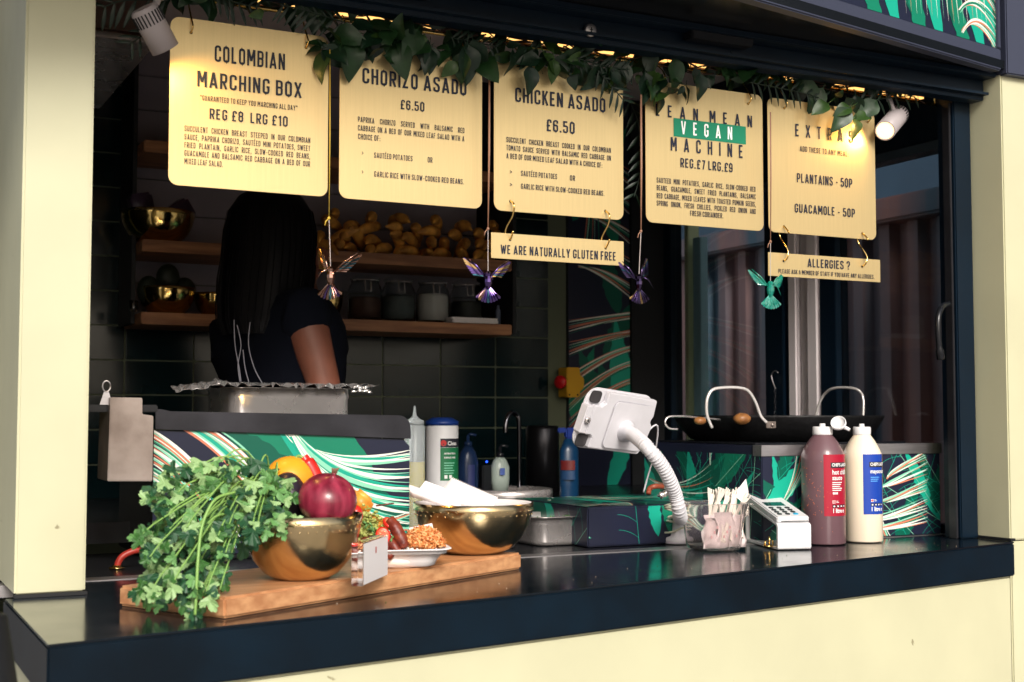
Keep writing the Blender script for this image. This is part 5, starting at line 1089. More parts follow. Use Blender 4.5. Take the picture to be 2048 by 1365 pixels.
# ================================================================ SAUCE BOTTLES
ls = [(.86, 0), (.97, .006), (1, .014), (1, .680), (.99, .745), (.88, .790), (.68, .850), (.44, .905), (.40, .915), (.395, .955)]
def sauce(px, py, hpx, wpx, label, m, labm, kind):
    c = onZ(px, py, Z1); c.z = Z1+.0008; d = math.hypot(c.x, c.y); r = wpx/F*(c.x*FW.x+c.y*FW.y)/2; c += Vector((c.x, c.y, 0)).normalized()*r*.9
    dd = c.x*FW.x+c.y*FW.y; Hh = hpx/F*dd; s = thing('sauce_bottle', label, 'bottle', c, 'large sauce bottles on the counter')
    b = MB(); b.lathe([(a*r, z*Hh) for a, z in ls]+[(0, .955*Hh)], c, m, 48); b.build('bottle', s)
    b = MB(); b.lathe([(.445*r, .905*Hh), (.46*r, .912*Hh), (.46*r, .968*Hh), (.43*r, .974*Hh), (.14*r, .974*Hh), (.13*r, 1.0*Hh), (0, 1.0*Hh)], c, white, 36); b.build('cap', s)
    a = facing(c)+.03; zz = lambda f: c.z+Hh*f; b = MB(); R2 = r+.0005
    wraplab(b, c, R2, a, a+1.32, zz(.24), zz(.745), labm, 20); wraplab(b, c, R2, a+1.322, a+1.9, zz(.24), zz(.745), mat('photo_edge', (.6, .25, .03), .5, col2=(.1, .15, .02), nscale=60), 8)
    wraplab(b, c, R2+.0003, a+.32, a+1.25, zz(.635), zz(.680), mat('label_black', (.02, .02, .03), .5), 14)
    wraptext(b, "CHEF'S LARDER", c, R2+.0007, a+.37, zz(.648), .0098, white_ink, .78, .0003)
    if kind == 'chilli': wraptext(b, 'hot chilli', c, R2+.0007, a+.38, zz(.582), .0150, white_ink, .86, .0003); wraptext(b, 'sauce', c, R2+.0007, a+.38, zz(.536), .0150, white_ink, .86, .0003)
    else: wraptext(b, 'mayonnaise', c, R2+.0007, a+.36, zz(.585), .0135, white_ink, .80, .0003)
    lm = white_ink if kind == 'chilli' else mat('pale_blue_ink', (.10, .35, .8), .5)
    for i in range(5 if kind == 'chilli' else 3): wraplab(b, c, R2+.0005, a+.38, a+.38+.55*(1-.12*(i % 3)), zz(.512-.016*i-(0 if kind == 'chilli' else -.035)), zz(.519-.016*i-(0 if kind == 'chilli' else -.035)), lm, 8)
    if kind == 'chilli':
        for i in range(4): wraplab(b, c, R2+.0005, a+.40+.07*i, a+.45+.07*i, zz(.418), zz(.436), white_ink, 3)
    wraplab(b, c, R2+.0005, a+.38, a+.52, zz(.345), zz(.368), white_ink, 4); wraplab(b, c, R2+.0007, a+.39, a+.51, zz(.352), zz(.361), rd, 4); wraplab(b, c, R2+.0007, a+.435, a+.465, zz(.345), zz(.368), rd, 2)
    for i in range(2): wraplab(b, c, R2+.0005, a+.56, a+.72-.04*i, zz(.350+.01*i), zz(.354+.01*i), white_ink, 4)
    for i in range(4): wraplab(b, c, R2+.0004, a+.38+.2*i, a+.54+.2*i, zz(.308), zz(.334), mat('label_black', (.02, .02, .03), .5), 4); wraplab(b, c, R2+.0007, a+.42+.2*i, a+.50+.2*i, zz(.315), zz(.326), white_ink, 3)
    wraptext(b, '1 litre e', c, R2+.0007, a+.37, zz(.268), .0135, white_ink, .80, .0004)
    b.build('label', s); return s, c, r, Hh
chm = mat('chilli_sauce_bottle', (.155, .085, .10), .34, noise=.08, nscale=6, trans=.0, sss=.0, coat=.3)
s, c, r, Hh = sauce(1648, 1092, 238, 87, 'tall bottle of mauve hot chilli sauce with red label', chm, mat('label_crimson', (.36, .008, .03), .35), 'chilli')
b = MB(); rg = random.Random(12); fl = mat('chilli_flakes', (.55, .13, .05), .5); af = facing(c)
for i in range(70):
    a = af+rg.gauss(-.55, .5); z = c.z+Hh*rg.choice((rg.uniform(.1, .7), rg.gauss(.40, .1))); rr = rg.uniform(.0005, .0012); b.ball((c.x+(r)*math.cos(a), c.y+(r)*math.sin(a), z), rr, fl, seg=6)
o = b.build('chilli_flakes', s); o['kind'] = 'stuff'
# open flip lid
c1 = c; q = pd(1677, 847, 3.04); b = MB(); b.lathe([(.0165, -.004), (.0175, -.003), (.0175, .004), (.016, .0045), (.0155, -.001), (0, -.001)], q, white, 28, axis=(-.65, -.5, .55)); b.tube([q+Vector((.006, .004, -.004)), pd(1699, 860, 3.03)], [.005, .004], white, 10); b.build('flip_lid', s)
s, c, r, Hh = sauce(1727, 1087, 233, 77, 'tall bottle of cream mayonnaise with blue label', mat('mayo_bottle', (.86, .74, .58), .32, sss=.05, coat=.3), mat('label_royal_blue', (.008, .05, .36), .35), 'mayo')

# ================================================================ CHOPPING BOARD, BOWLS AND FOOD
A = Vector((.511, 1.909, Z1)); u = Vector((.881, .473, 0)).normalized(); v = Vector((-u.y, u.x, 0)); ZB = Z1+.032
CB = thing('chopping_board', 'long thick wooden chopping board under the food bowls', 'chopping board', A)
b = MB(); b.fbox(A+UP*.001, u*.762, v*.235, UP*.031, boardw, .004); b.build('board', CB)
bo = CB.children[0]
tm_ = bo.data.materials[0].node_tree.nodes
for nd in tm_:
    if nd.type == 'MAPPING': nd.inputs['Rotation'].default_value = (0, 0, -math.atan2(u.y, u.x))
bw1 = onZ(592, 1166, ZB); c1 = Vector((bw1.x, bw1.y, ZB))+FW*.055
r1 = 119/F*(c1.x*FW.x+c1.y*FW.y); h1b = .104
b1 = bowl('hammered brass bowl of vegetables, with coriander spilling over its left rim', c1, r1, h1b, dimples=True)
bw2 = onZ(945, 1112, ZB); c2 = Vector((bw2.x, bw2.y, ZB))+FW*.05
r2 = 120/F*(c2.x*FW.x+c2.y*FW.y); h2b = .097
b2 = bowl('hammered brass bowl filled with white paper bags', c2, r2, h2b, dimples=True)
# vegetables
onm = mat('red_onion_skin', (.34, .035, .07), .3, col2=(.13, .006, .02), nscale=22, stretch=(2.5, 2.5, .35), coat=.15)
oc = pd(655, 1000, c1.x*FW.x+c1.y*FW.y-.035); ro_ = 57/F*2.18
b = MB(); prof = []
for i in range(19):
    t = math.pi*i/18; prof.append((ro_*math.sin(t)**.92*1.0, -ro_*.86*math.cos(t)))
prof = prof[:-2]+[(ro_*.10, ro_*.90), (ro_*.06, ro_*.98), (ro_*.10, ro_*1.06), (0, ro_*1.02)]
ON = thing('red_onion', 'large glossy red onion on top of the vegetable bowl', 'onion', oc); ax_on = (UP*.85-FW*.35+RT*.25).normalized()
b.lathe(prof, oc, onm, 40, axis=ax_on); b.build('bulb', ON)
b = MB(); tipp = oc+ax_on*ro_*.93
for i in range(12):
    a = i*.52; e = ax_on*.014+RT*.006*math.cos(a)+FW*.006*math.sin(a); b.tube([tipp-ax_on*.004+RT*.003*math.cos(a), tipp+e*.6, tipp+e], [.0014, .001, .0004], mat('dry_onion_neck', (.25, .12, .08), .7), 4)
b.build('dry_neck', ON)
mg = pd(580, 962, 2.20); b = MB(); b.ball(mg, .043, mat('mango_yellow', (.80, .40, .02), .35, col2=(.75, .25, .02), nscale=8), sc=(1, 1, .95), seg=28); o = b.build('yellow_mango', None); o['label'] = 'round orange-yellow mango behind the red onion'; o['category'] = 'mango'
av = pd(575, 1000, 2.16); b = MB(); b.ball(av, .036, mat('dark_avocado_skin', (.02, .012, .022), .35, bump=.5, bscale=90), sc=(.85, 1, 1.25), seg=24); o = b.build('dark_avocado', None); o['label'] = 'dark purple avocado between coriander and red onion'; o['category'] = 'avocado'
chr_ = mat('red_chilli', (.60, .018, .012), .2, coat=.5)
CH1 = thing('red_chilli', 'red chilli with green stalk standing up behind the onion', 'chilli', pd(625, 950, 2.2)); b = MB()
b.tube(smooth_path([pd(606, 915, 2.20), pd(612, 922, 2.20), pd(625, 942, 2.2), pd(640, 975, 2.2)], 5), [.003]+[.0085]*5+[.0125]*7+[.0120]*3, chr_, 14); b.build('pod', CH1)
b = MB(); b.tube(smooth_path([pd(606, 916, 2.2), pd(598, 912, 2.2), pd(590, 920, 2.19), pd(589, 945, 2.18)], 5), .0022, cstem, 7); b.build('stalk', CH1)
q = pd(712, 1032, 2.24); b = MB(); b.ball(q, .012, chr_, sc=(1, 1, 1.5), seg=16); o = b.build('chilli_end', None); o['label'] = 'red chilli end peeking out at the right rim of the bowl'; o['category'] = 'chilli'
# paper bags in bowl 2
def paper(pts, d, label, fold=0, seed=0):
    rg = random.Random(seed); b = MB(); A_, B_, C_, D_ = [pd(*p) for p in pts]; n = 10; vs = []
    for j in range(n+1):
        for i in range(n+1):
            s_, t_ = i/n, j/n; p = (A_*(1-s_)+B_*s_)*(1-t_)+(D_*(1-s_)+C_*s_)*t_; vs.append(p-FW*(.006*math.sin(s_*3.1)+.002*math.sin(5*s_+4*t_+seed)))
    b.add(vs, [(j*(n+1)+i, j*(n+1)+i+1, (j+1)*(n+1)+i+1, (j+1)*(n+1)+i) for j in range(n) for i in range(n)], wpaper, True)
    o = b.build('paper_bag', None); o.modifiers.new('s', 'SOLIDIFY').thickness = .003; o['label'] = label; o['category'] = 'paper bag'; o['group'] = 'paper bags in the right brass bowl'; return o, (A_, B_, C_, D_)
dB = c2.x*FW.x+c2.y*FW.y
paper([(830, 990, dB-.03), (850, 962, dB-.03), (905, 985, dB), (925, 1016, dB)], 0, 'left crumpled white paper bag curling over the bowl rim', 0, 1)
paper([(822, 992, dB-.07), (818, 972, dB-.07), (885, 995, dB-.05), (905, 1014, dB-.05)], 0, 'lowest white paper bag lapping over the left rim', 0, 4)
o, Q = paper([(870, 1000, dB+.01), (903, 958, dB+.01), (995, 998, dB-.02), (985, 1020, dB-.02)], 0, 'white paper bag with zigzag edge lying across the bowl', 0, 2)
b = MB(); n = 26
for i in range(n): p = Q[1].lerp(Q[2], i/n)-FW*.0085*math.sin(3.1*i/n); e = (Q[2]-Q[1])/n; b.add([p, p+e, p+e*.5+Vector((0, 0, .004))+RT*.002], [(0, 1, 2)], wpaper)
oz = b.build('zigzag_edge', None); oz.parent = o
b = MB(); b.lathe([(0, h2b*.80), (r2*.6, h2b*.84), (r2*.93, h2b*.96), (r2*.965, h2b*1.0), (r2*.955, h2b*1.0), (r2*.9, h2b*.95)], c2, wpaper, 40, cap=False); o = b.build('paper_liner', None); o['label'] = 'white paper lining the right brass bowl'; o['category'] = 'paper'
# acrylic block
a1, a2, a3 = onZ(725, 1174, ZB), onZ(778, 1150, ZB), onZ(707, 1168, ZB)
AC = thing('acrylic_block', 'clear acrylic block holding a white card in front of the food tray', 'sign holder', a1)
E1 = (a2-a1); E1.z = 0; l1 = E1.length*.95; E1 = E1.normalized()*l1; E2 = Vector((-E1.y, E1.x, 0)).normalized()*.018
b = MB(); b.fbox(a1+UP*.0005, E1, E2, UP*.066, clear, .001); b.build('block', AC)
b = MB(); nA = -E2.normalized(); P_ = a1+nA*.0006+E1*.02; b.add([P_+UP*.002, P_+E1*.96+UP*.002, P_+E1*.96+UP*.065, P_+UP*.065], [(0, 1, 2, 3)], mat('card_white', (.82, .80, .82), .4)); q = P_+E1*.45+nA*.0004+UP*.044; b.add([q, q+E1*.04, q+E1*.04+UP*.010, q+UP*.010], [(0, 1, 2, 3)], rd); b.build('card', AC)
# food tray
c = onZ(815, 1140, ZB); FT = thing('food_tray', 'white foam tray piled with rice, pulled chicken, plantain and guacamole', 'food tray', c); tc = Vector((c.x, c.y, ZB))+FW*.05-RT*.012
foam = mat('white_foam', (.85, .82, .83), .45)
b = MB(); gn_pan(b, tc.x-.078, tc.x+.074, tc.y-.052, tc.y+.052, ZB+.0008, ZB+.034, foam, r=.024, lip=.007, t=.002, taper=.016, rnd_b=.012, rot=R(-16)); b.build('tray', FT)
dt = tc.x*FW.x+tc.y*FW.y
def tl_(a, bb, z): return Vector((tc.x, tc.y, ZB+z))+RT*a+FW*bb
ricem = mat('white_rice', (.85, .80, .74), .5); chick = mat('orange_pulled_chicken', (.70, .27, .07), .5, col2=(.45, .12, .03), nscale=90); chick2 = mat('pale_pulled_chicken', (.80, .42, .18), .5)
b = MB(); rg = random.Random(1); b.ball(tl_(0, 0, .014), .05, ricem, sc=(1.15, .75, .38), seg=24, noise=.02, rg=rg)
for i in range(420):
    a = rg.uniform(-.05, .062); q = tl_(a, -.040*math.sqrt(max(0, 1-(a/.075)**2))+rg.uniform(0, .03), .030+rg.uniform(-.003, .004)); b.ball(q, .0019, ricem, sc=(2, 1, 1), seg=6, rot=Euler((rg.random()*3, rg.random()*3, rg.random()*3)).to_matrix())
o = b.build('rice', FT); o['kind'] = 'stuff'
b = MB(); rg = random.Random(2); b.ball(tl_(.036, -.008, .034), .028, chick, sc=(1.05, .9, .85), seg=20, noise=.05, rg=rg)
for i in range(1400):
    th = rg.uniform(0, 6.283); ph = rg.uniform(0, 1.45); rr = rg.uniform(.92, 1.08); q = tl_(.036+.034*rr*math.sin(ph)*math.cos(th), -.008+.030*rr*math.sin(ph)*math.sin(th), .034+.030*rr*math.cos(ph)+rg.uniform(-.002, .002))
    d = Vector((rg.gauss(0, 1), rg.gauss(0, 1), rg.gauss(0, .7))).normalized()*rg.uniform(.003, .008); e = Vector((rg.gauss(0, 1), rg.gauss(0, 1), rg.gauss(0, 1)))*.0018
    b.tube([q-d, q+e, q+d], [.0008, .0018, .0008], chick if rg.random() < .6 else chick2, 5)
o = b.build('pulled_chicken', FT); o['kind'] = 'stuff'
chz = mat('dark_red_chorizo', (.26, .045, .018), .4, col2=(.10, .012, .008), nscale=60, bump=.6, bscale=120)
for i, (pa, pb, w) in enumerate((((-.070, -.030, .044), (-.020, -.045, .030), .017), ((-.022, -.030, .085), (.008, -.046, .036), .015), ((-.055, -.040, .030), (-.012, -.050, .022), .013), ((-.040, -.030, .060), (-.002, -.048, .028), .013))):
    b = MB(); A_ = tl_(*pa); B_ = tl_(*pb); b.tube(smooth_path([A_, A_.lerp(B_, .3)+UP*.004, A_.lerp(B_, .7)+UP*.003, B_], 4), [w*.25]+[w*.6]*3+[w*.75]*6+[w*.6]*2+[w*.25], chz, 12); b.build('chorizo_strip', FT)
gc = mat('guacamole', (.46, .47, .15), .45, col2=(.28, .34, .07), nscale=90, bump=.6, bscale=200)
b = MB(); rg = random.Random(3)
for i in range(520):
    q = tl_(-.066+rg.gauss(0, .012), -.020+rg.gauss(0, .008), .066+rg.gauss(0, .015)); b.ball(q, rg.uniform(.0014, .0040), gc, sc=(rg.uniform(.7, 1.4), 1, rg.uniform(.6, 1.1)), seg=7, noise=.25, rg=rg)
b.build('guacamole', FT)
pl = mat('fried_plantain', (.78, .38, .05), .38, col2=(.52, .17, .02), nscale=60, bump=.4, bscale=90)
for i, (a, bb, z, L_, w_2, t) in enumerate(((-.076, .012, .108, .042, .036, .5), (-.050, .008, .080, .036, .014, .15), (-.036, .0, .066, .032, .012, .5), (-.046, -.012, .052, .030, .012, .0), (-.058, .0, .066, .026, .012, .9), (-.020, .006, .072, .022, .010, .6))):
    p = tl_(a, bb, z); Mx = Euler((.25*i, t, .5*i-.4)).to_matrix(); b = MB(); bm = bmesh.new(); bmesh.ops.create_cube(bm, size=1); bmesh.ops.bevel(bm, geom=list(bm.edges), offset=.16, segments=3, affect='EDGES')
    for vv in bm.verts: vv.co = p+Mx @ Vector((vv.co.x*L_, vv.co.y*.010*(1+.3*math.sin(vv.co.x*5)), vv.co.z*w_2*(1.1-.5*vv.co.x)))
    b.bm(bm, pl, True); b.build('plantain_piece', FT)
flesh = mat('chilli_flesh', (.62, .10, .04), .35)
for a, bb, z, r_, tl2 in ((-.030, -.052, .058, .0125, 0), (-.022, -.030, .078, .010, 1)):
    p = tl_(a, bb, z); b = MB(); axc = (-FW*.75+UP*(.5+.6*tl2)+RT*(.25+.3*tl2)).normalized(); b.lathe([(r_, -.003), (r_*1.03, 0), (r_, .0022), (r_*.82, .0026)], p, chr_, 20, axis=axc, sx=1, sy=1.25, cap=False); b.lathe([(r_*.82, .0026), (r_*.55, .0014), (0, .0016)], p, flesh, 20, axis=axc, sx=1, sy=1.25, cap=False)
    Mq = axc.to_track_quat('Z', 'Y').to_matrix()
    for k in range(7): b.ball(p+Mq @ Vector((r_*.45*math.cos(k*.9), r_*.6*math.sin(k*.9), .0025)), .0016, mat('chilli_seed', (.85, .62, .35), .5), sc=(1.3, 1, .6), seg=6)
    b.build('chilli_slice', FT)
rg = random.Random(14)
for i in range(9):
    b = MB(); p = tl_(rg.uniform(-.06, -.005), -.048+rg.uniform(0, .02), rg.uniform(.045, .078)); me = None
    for k in range(3): b.tube([p, p+Vector((rg.gauss(0, 1), rg.gauss(0, .5), rg.gauss(0, .7))).normalized()*.008], [.0014, .0022], cor[1], 5)
    b.build('herb_sprig', FT)
CD = thing('printed_card', 'small white card with pink letters tucked behind the pulled chicken', 'card', pd(850, 1060, dt+.01)); b = MB(); p = [pd(818, 1056, dt+.012), pd(864, 1047, dt+.012), pd(871, 1075, dt+.012), pd(822, 1080, dt+.012)]; b.add(p+[x+FW*.0008 for x in p], [(0, 1, 2, 3), (7, 6, 5, 4)], wpaper)
b.build('card', CD); vs, fs = font_pts('tun', .010, 1); e1 = (p[2]-p[1]).normalized(); e2 = (p[1]-p[0]).normalized(); b = MB(); b.add([p[1]-e2*.012+e1*(.003+v_.x)+e2*v_.y-FW*.001 for v_ in vs], fs, rd); b.build('lettering', CD)
b = MB(); p = pd(775, 1006, dt+.03); b.tube([pd(752, 1012, dt+.02), pd(788, 1007, dt+.02)], .0015, chz, 5); o = b.build('dried_chilli_stick', None); o['label'] = 'thin reddish stick poking out behind the fried plantain'; o['category'] = 'garnish'

# ================================================================ CORIANDER BUNCH
def leafmesh(name, m, seed, size=1.0, kind='coriander'):
    rg = random.Random(seed); b = MB(); out = []
    if kind == 'coriander':
        for lobe, (ang, L_) in enumerate(((-62, .72), (0, 1.0), (62, .72))):
            for k, (da, rr) in enumerate(((-31, .50), (-25, .74), (-17, .90), (-11, .86), (-4, .98), (4, .98), (11, .86), (17, .90), (25, .74), (31, .50))):
                out.append((math.radians(ang+da), L_*rr*rg.uniform(.93, 1.05)))
        pts = [Vector((0, 0, 0))]+[Vector((math.sin(a)*r_, math.cos(a)*r_, 0)) for a, r_ in out]
        n = len(pts)-1; mid = [Vector((0, .28, 0))]; cup = rg.choice((-.3, -.15, .2, .35))
        for p in pts[1:]: p.z = .14*math.sin(p.x*4+seed)+cup*abs(p.x)+.05*math.sin(p.x*17+p.y*11)-.22*(p.y*p.y)
        vs = [p*.021*size for p in pts]+[mid[0]*.021*size]; c_ = len(pts)
        fs = [(i, i+1, c_) for i in range(1, n)]+[(0, 1, c_), (n, 0, c_)]
        b.add(vs, fs, m, False)
    elif kind == 'pothos':
        n = 9; L_ = [];
        for i in range(n+1):
            t = i/n; w = .36*math.sin(math.pi*t**.62)**.85*(1.0 if t > .06 else .75); L_.append((t, w))
        vs = []
        for t, w in L_:
            y = t-.0; droop = -.35*t*t
            for sgn, f in ((-1, 1), (-1, .5), (0, 0), (1, .5), (1, 1)):
                bk_ = -.10 if (t < .08 and f == 1) else 0; vs.append(Vector((sgn*w*f, y+bk_, droop+.22*w*f+.035*math.sin(9*t+seed)*f)))
        vs = [v_*.085*size for v_ in vs]; fs = [(i*5+k, i*5+k+1, (i+1)*5+k+1, (i+1)*5+k) for i in range(n) for k in range(4)]
        b.add(vs, fs, m, True); b.tube([(0, 0, 0), (0, -.012, .003), (0, -.028, .012)], .0012, m, 5)
    else:
        n = 6; vs = []
        for i in range(n+1):
            t = i/n; w = .085*math.sin(math.pi*min(1, t*.93+.04))**.8; vs += [Vector((-w, t, -.25*t*t)), Vector((0, t, -.25*t*t+.02)), Vector((w, t, -.25*t*t))]
        vs = [v_*.075*size for v_ in vs]; b.add(vs, [(i*3+k, i*3+k+1, i*3+k+4, i*3+k+3) for i in range(n) for k in range(2)], m, True)
    o = b.build('x', None); me = o.data; me.name = name; bpy.data.objects.remove(o); return me
clm = [leafmesh('coriander_leaf', cor[i % 4], i, .85+.1*(i % 4)) for i in range(12)]
CO_ = thing('coriander_bunch', 'fresh green coriander bunch draped over the bowl rim and board', 'herb bunch', pd(500, 1060, 2.15))
rg = random.Random(31); stems = MB(); root = pd(560, 1025, 2.19); cnt = 0; ALL = []
poly2 = [(275, 1060), (300, 990), (345, 945), (395, 935), (440, 950), (490, 945), (540, 945), (580, 985), (590, 1040), (545, 1075), (480, 1085), (450, 1125), (440, 1180), (420, 1200), (390, 1250), (350, 1200), (285, 1205), (268, 1180), (300, 1120)]
def inside(x, y, P_):
    c_ = False; j = len(P_)-1
    for i in range(len(P_)):
        if (P_[i][1] > y) != (P_[j][1] > y) and x < (P_[j][0]-P_[i][0])*(y-P_[i][1])/(P_[j][1]-P_[i][1])+P_[i][0]: c_ = not c_
        j = i
    return c_
tg = []
while len(tg) < 66:
    x, y = rg.uniform(270, 580), rg.uniform(925, 1255)
    if inside(x, y, poly2) and all((x-a)**2+(y-c_)**2 > 22**2 for a, c_ in tg): tg.append((x, y))
tg += [(408, 945), (280, 1075), (290, 1195), (380, 1238), (440, 1180), (320, 1205), (450, 945), (515, 940)]
for k, (x, y) in enumerate(tg):
    dep_ = 2.10-.20*max(0, min(1, (1080-x*.25-900)/300))-.13*max(0, (y-950)/300)+rg.uniform(-.045, .05)
    tip = pd(x, y, dep_)
    if tip.z < Z1+.004 and y < 1235: tip.z = Z1+.01
    mid_ = root.lerp(tip, .45)+UP*(.05+.02*rg.random())-FW*.02
    P_ = smooth_path([root+RT*rg.uniform(-.03, .02), mid_, tip.lerp(mid_, .25)+UP*.008, tip], 5); 
    if rg.random() < .5: stems.tube(P_, [.0013*(1-.5*i/len(P_))+.0004 for i in range(len(P_))], cstem, 5)
    d = (tip-P_[-4]).normalized()
    for q_ in range(3 if k % 2 else 4):
        if cnt >= 285: break
        dirv = (d+Vector((rg.gauss(0, .7), rg.gauss(0, .5)-.2, rg.gauss(-.25, .5)))).normalized(); nrm = (Vector((rg.gauss(0, .45), -1+rg.gauss(0, .3), .75+rg.gauss(0, .4)))).normalized()
        xx = dirv.cross(nrm).normalized(); zz = xx.cross(dirv).normalized(); Mm = Matrix((xx, dirv, zz)).transposed().to_4x4(); sc_ = rg.uniform(.62, 1.2)
        pos = tip-d*.010*q_+dirv*.004
        inst('leaf', clm[rg.randrange(12)], CO_, Matrix.Translation(pos) @ Mm @ Matrix.Scale(sc_, 4)); cnt += 1
stems.tube(smooth_path([pd(470, 985, 2.0), pd(430, 1000, 1.97), pd(405, 1050, 1.95), pd(396, 1120, 1.93), pd(392, 1200, 1.92), pd(390, 1230, 1.92)], 6), .0022, cstem, 7)
stems.tube(smooth_path([pd(500, 1025, 2.05), pd(440, 1030, 2.0), pd(415, 1048, 1.98)], 6), .0018, cstem, 7)
stems.tube(smooth_path([pd(500, 960, 2.08), pd(515, 950, 2.08), pd(512, 990, 2.08), pd(500, 1040, 2.06)], 6), .0018, cstem, 7)
stems.build('stems', CO_)
# extra inner leaves for a full dark heart
b = MB(); rg = random.Random(77)
for i in range(330):
    x, y = rg.uniform(290, 590), rg.uniform(950, 1210)
    if not inside(x, y, poly2): continue
    p = pd(x, y, 2.14-.13*max(0, (y-950)/300)-.04*(x < 420)+rg.uniform(-.02, .03)); p.z = max(p.z, Z1+.006); me = clm[rg.randrange(12)]
    Mm = Matrix.Translation(p) @ Euler((rg.uniform(.3, 1.6), rg.uniform(-.7, .7), rg.uniform(-1.4, 1.4))).to_matrix().to_4x4()
    b.add([Mm @ v_.co for v_ in me.vertices], [tuple(f.vertices) for f in me.polygons], me.materials[0])
o = b.build('inner_leaves', CO_); o['kind'] = 'stuff'
# red tap pipe at lower left
q = onZ(238, 1140, Z1); s = thing('red_hose', 'short red gas hose rising from a brass nut at the left end of the sill', 'hose', q); b = MB()
b.tube(smooth_path([q+Vector((0, .02, .0)), q+Vector((.003, .02, .014)), q+Vector((.014, .02, .026)), q+Vector((.04, .02, .034)), q+Vector((.08, .03, .03))], 5), .0065, mat('red_rubber', (.35, .03, .02), .4), 10); b.build('hose', s)
b = MB(); b.lathe([(.016, 0), (.016, .002), (.009, .0022), (.009, .006), (0, .006)], q+Vector((0, .02, .001)), brassp, 12); b.build('nut', s)

# ================================================================ GARLAND OF LEAVES
GA = thing('leaf_garland', 'dense garland of dark pothos and palm leaves along the top of the hatch', 'garland', (1.3, 2.34, 2.13))
pm_ = [leafmesh('pothos_leaf', (leaf_d, leaf_d, leaf_m, leaf_d, leaf_m, leaf_l)[i % 6], i, .8+.12*(i % 5), 'pothos') for i in range(10)]
lf_ = leafmesh('palm_leaflet', fern_m, 1, 1.0, 'leaflet')
rg = random.Random(55)
low = [(330, 20), (480, 50), (600, 90), (650, 145), (760, 165), (800, 130), (870, 160), (930, 175), (1000, 160), (1090, 180), (1170, 200), (1230, 190), (1290, 215), (1340, 235), (1400, 200), (1450, 185), (1530, 200), (1600, 215), (1680, 240), (1720, 245), (1760, 200), (1850, 190)]
def lowy(x):
    for (a, c_), (d_, e_) in zip(low, low[1:]):
        if a <= x <= d_: return c_+(e_-c_)*(x-a)/(d_-a)
    return 100
def hdy(x): return pr2(x)
def pr2(px):   # height in the photograph of the header's lower edge
    return 190-.150*(1895-px)
def place_leaf(px, py, Y, me, down=1.0, sc_=1.0, name='leaf', par=None, dirv=None, nrm=None):
    p = onY(px, py, Y)
    dirv = dirv or Vector((rg.gauss(0, 1.0), rg.gauss(-.1, .35), -.6*down+rg.gauss(0, .6))).normalized(); nrm = nrm or Vector((rg.gauss(0, .8), -1, rg.gauss(.35, .8))).normalized()
    xx = dirv.cross(nrm).normalized(); zz = xx.cross(dirv).normalized(); Mm = Matrix((xx, dirv, zz)).transposed().to_4x4()
    return inst(name, me, par or GA, Matrix.Translation(p) @ Mm @ Matrix.Scale(sc_, 4))
n = 0
for i in range(900):
    if n >= 270: break
    x = rg.uniform(335, 1850); yl_ = lowy(x)
    if x < 640 and rg.random() < .35: continue
    y0_ = pr2(x)-12; y = y0_+(yl_-y0_-40)*rg.random()**.8
    if y > yl_-38: y = yl_-38
    place_leaf(x, y, rg.uniform(2.335, 2.41) if y < pr2(x)+30 else rg.uniform(2.325, 2.352), pm_[rg.randrange(10)], sc_=rg.uniform(.34, .80)*(.9 if x < 1400 else .8)); n += 1
for px, py, sc_, k in ((935, 95, 1.12, 0), (1290, 150, 1.0, 1), (1350, 120, .95, 2), (700, 80, .9, 4), (860, 95, .85, 6), (1105, 120, .9, 5), (1060, 135, .7, 3), (1400, 150, .7, 3)):
    place_leaf(px, py, 2.33, pm_[k], sc_=sc_*(.95 if px == 935 else .78), dirv=Vector((.1, -.1, -1)).normalized(), nrm=Vector((.1, -1, .25)).normalized())
for px, py, dx, dz, k in ((1740, 232, -.9, -.05, 5), (1700, 215, -1, -.35, 5), (1695, 220, -.6, -.7, 2), (1712, 238, -.05, -1, 5), (1655, 208, -.8, -.4, 5), (1750, 205, -.75, -.6, 2)):  # leaves beside the right spotlight, its glow put in as paler leaf material
    place_leaf(px, py, 2.322, pm_[k], sc_=.72, dirv=Vector((dx, -.1, dz)).normalized(), nrm=Vector((.15, -.8, .6)).normalized())
def frond(pts, Y, nl, L_, sc_=1.0, ang=1.0, both=True):
    s = bpy.data.objects.new('frond', None)
    P_ = smooth_path([onY(a, c_, Y) for a, c_ in pts], 8); b = MB(); b.tube(P_, .0013, fern_m, 5); f = b.build('palm_frond', GA)
    for i in range(nl):
        t = (i+.5)/nl; k = min(len(P_)-2, int(t*(len(P_)-1))); p = P_[k]; d = (P_[k+1]-P_[k]).normalized()
        for sg in ((1, -1) if both else (1,)):
            pe = d.cross(Vector((0, -1, 0))).normalized()*sg; dirv = (d*.75+pe*ang+Vector((0, rg.uniform(-.25, .1), -.25))).normalized(); nrm = Vector((0, -1, .2)).normalized(); xx = dirv.cross(nrm).normalized(); zz = xx.cross(dirv).normalized()
            Mm = Matrix((xx, dirv, zz)).transposed().to_4x4(); o = bpy.data.objects.new('leaflet', lf_); COL.objects.link(o); o.parent = f
            o.matrix_basis = Matrix.Translation(p-parent_loc(f)) @ Mm @ Matrix.Scale(sc_*L_*(1-.4*abs(t-.4)), 4)
frond([(340, 2), (285, 0), (240, 3), (205, 16)], 2.33, 6, .72, both=True)
frond([(300, 60), (280, 75), (258, 90)], 2.34, 3, .5)
frond([(690, 45), (640, 30), (600, 18), (560, 10)], 2.335, 9, .62)
frond([(1140, 110), (1180, 125), (1220, 135), (1260, 140)], 2.33, 9, .60)
frond([(1195, 140), (1225, 175), (1250, 205)], 2.328, 5, .6)
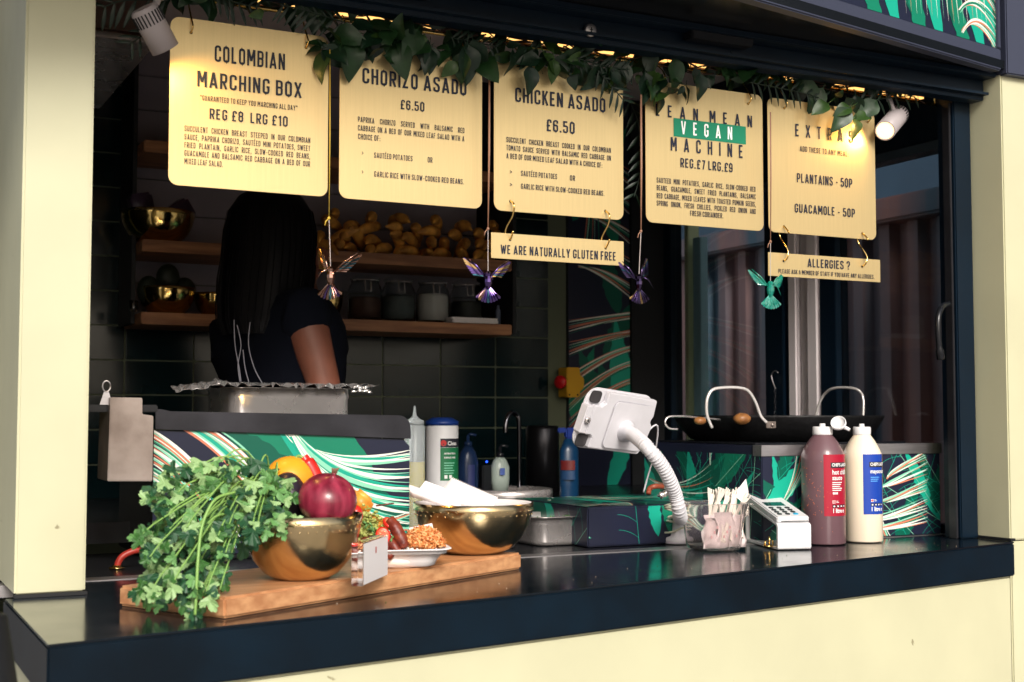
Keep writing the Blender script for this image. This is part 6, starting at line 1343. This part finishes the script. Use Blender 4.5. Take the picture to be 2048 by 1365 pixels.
frond([(1258, 200), (1275, 240), (1282, 300), (1280, 350), (1268, 395)], 2.42, 9, .62)
frond([(1500, 165), (1550, 175), (1600, 185), (1650, 200)], 2.34, 10, .6)
frond([(1700, 205), (1745, 200), (1790, 195), (1835, 190)], 2.345, 8, .6)
frond([(900, 75), (950, 85), (1000, 95)], 2.34, 7, .5)
frond([(430, -12), (470, 5), (520, 15)], 2.345, 6, .6)
b = MB()
for i in range(90):
    x = rg.uniform(420, 1830); y = pr2(x)+rg.uniform(-15, 30); P_ = [onY(x+dx, y+.15*dx+rg.uniform(-9, 9), rg.uniform(2.35, 2.43)) for dx in (0, 30, 60, 95, 130)]; b.tube(smooth_path(P_, 3), rg.uniform(.0008, .0022), stem_m, 5)
o = b.build('tangled_stems', GA); o['kind'] = 'stuff'
# dark object at the lower left edge, out of focus in the foreground
q = pd(-30, 1280, 1.5); BO = thing('bollard', 'dark out of focus post at the lower left edge of the picture', 'post', (q.x, q.y, 0)); b = MB(); b.lathe([(.05, 0), (.05, 1.08), (.035, 1.17), (0, 1.18)], (q.x-.012, q.y, 0), black, 24); b.build('post', BO)

rg = random.Random(91); crm = mat('pale_crumb', (.55, .42, .30), .8); b = MB()
for i in range(36):
    t = rg.random(); p = CFL.lerp(CFR, .18+.75*t); q = Vector((p.x, p.y, Z1+.0008))+Vector((-.1, 1, 0))*rg.uniform(.02, .24*(1-.5*t)); b.ball(q, rg.uniform(.0004, .0010), rg.choice((crm, cor[0], crm, crm)), seg=6, noise=.3, rg=rg)
o = b.build('crumbs', None); o['kind'] = 'stuff'; o['label'] = 'scattered food crumbs on the black serving counter'; o['category'] = 'crumbs'

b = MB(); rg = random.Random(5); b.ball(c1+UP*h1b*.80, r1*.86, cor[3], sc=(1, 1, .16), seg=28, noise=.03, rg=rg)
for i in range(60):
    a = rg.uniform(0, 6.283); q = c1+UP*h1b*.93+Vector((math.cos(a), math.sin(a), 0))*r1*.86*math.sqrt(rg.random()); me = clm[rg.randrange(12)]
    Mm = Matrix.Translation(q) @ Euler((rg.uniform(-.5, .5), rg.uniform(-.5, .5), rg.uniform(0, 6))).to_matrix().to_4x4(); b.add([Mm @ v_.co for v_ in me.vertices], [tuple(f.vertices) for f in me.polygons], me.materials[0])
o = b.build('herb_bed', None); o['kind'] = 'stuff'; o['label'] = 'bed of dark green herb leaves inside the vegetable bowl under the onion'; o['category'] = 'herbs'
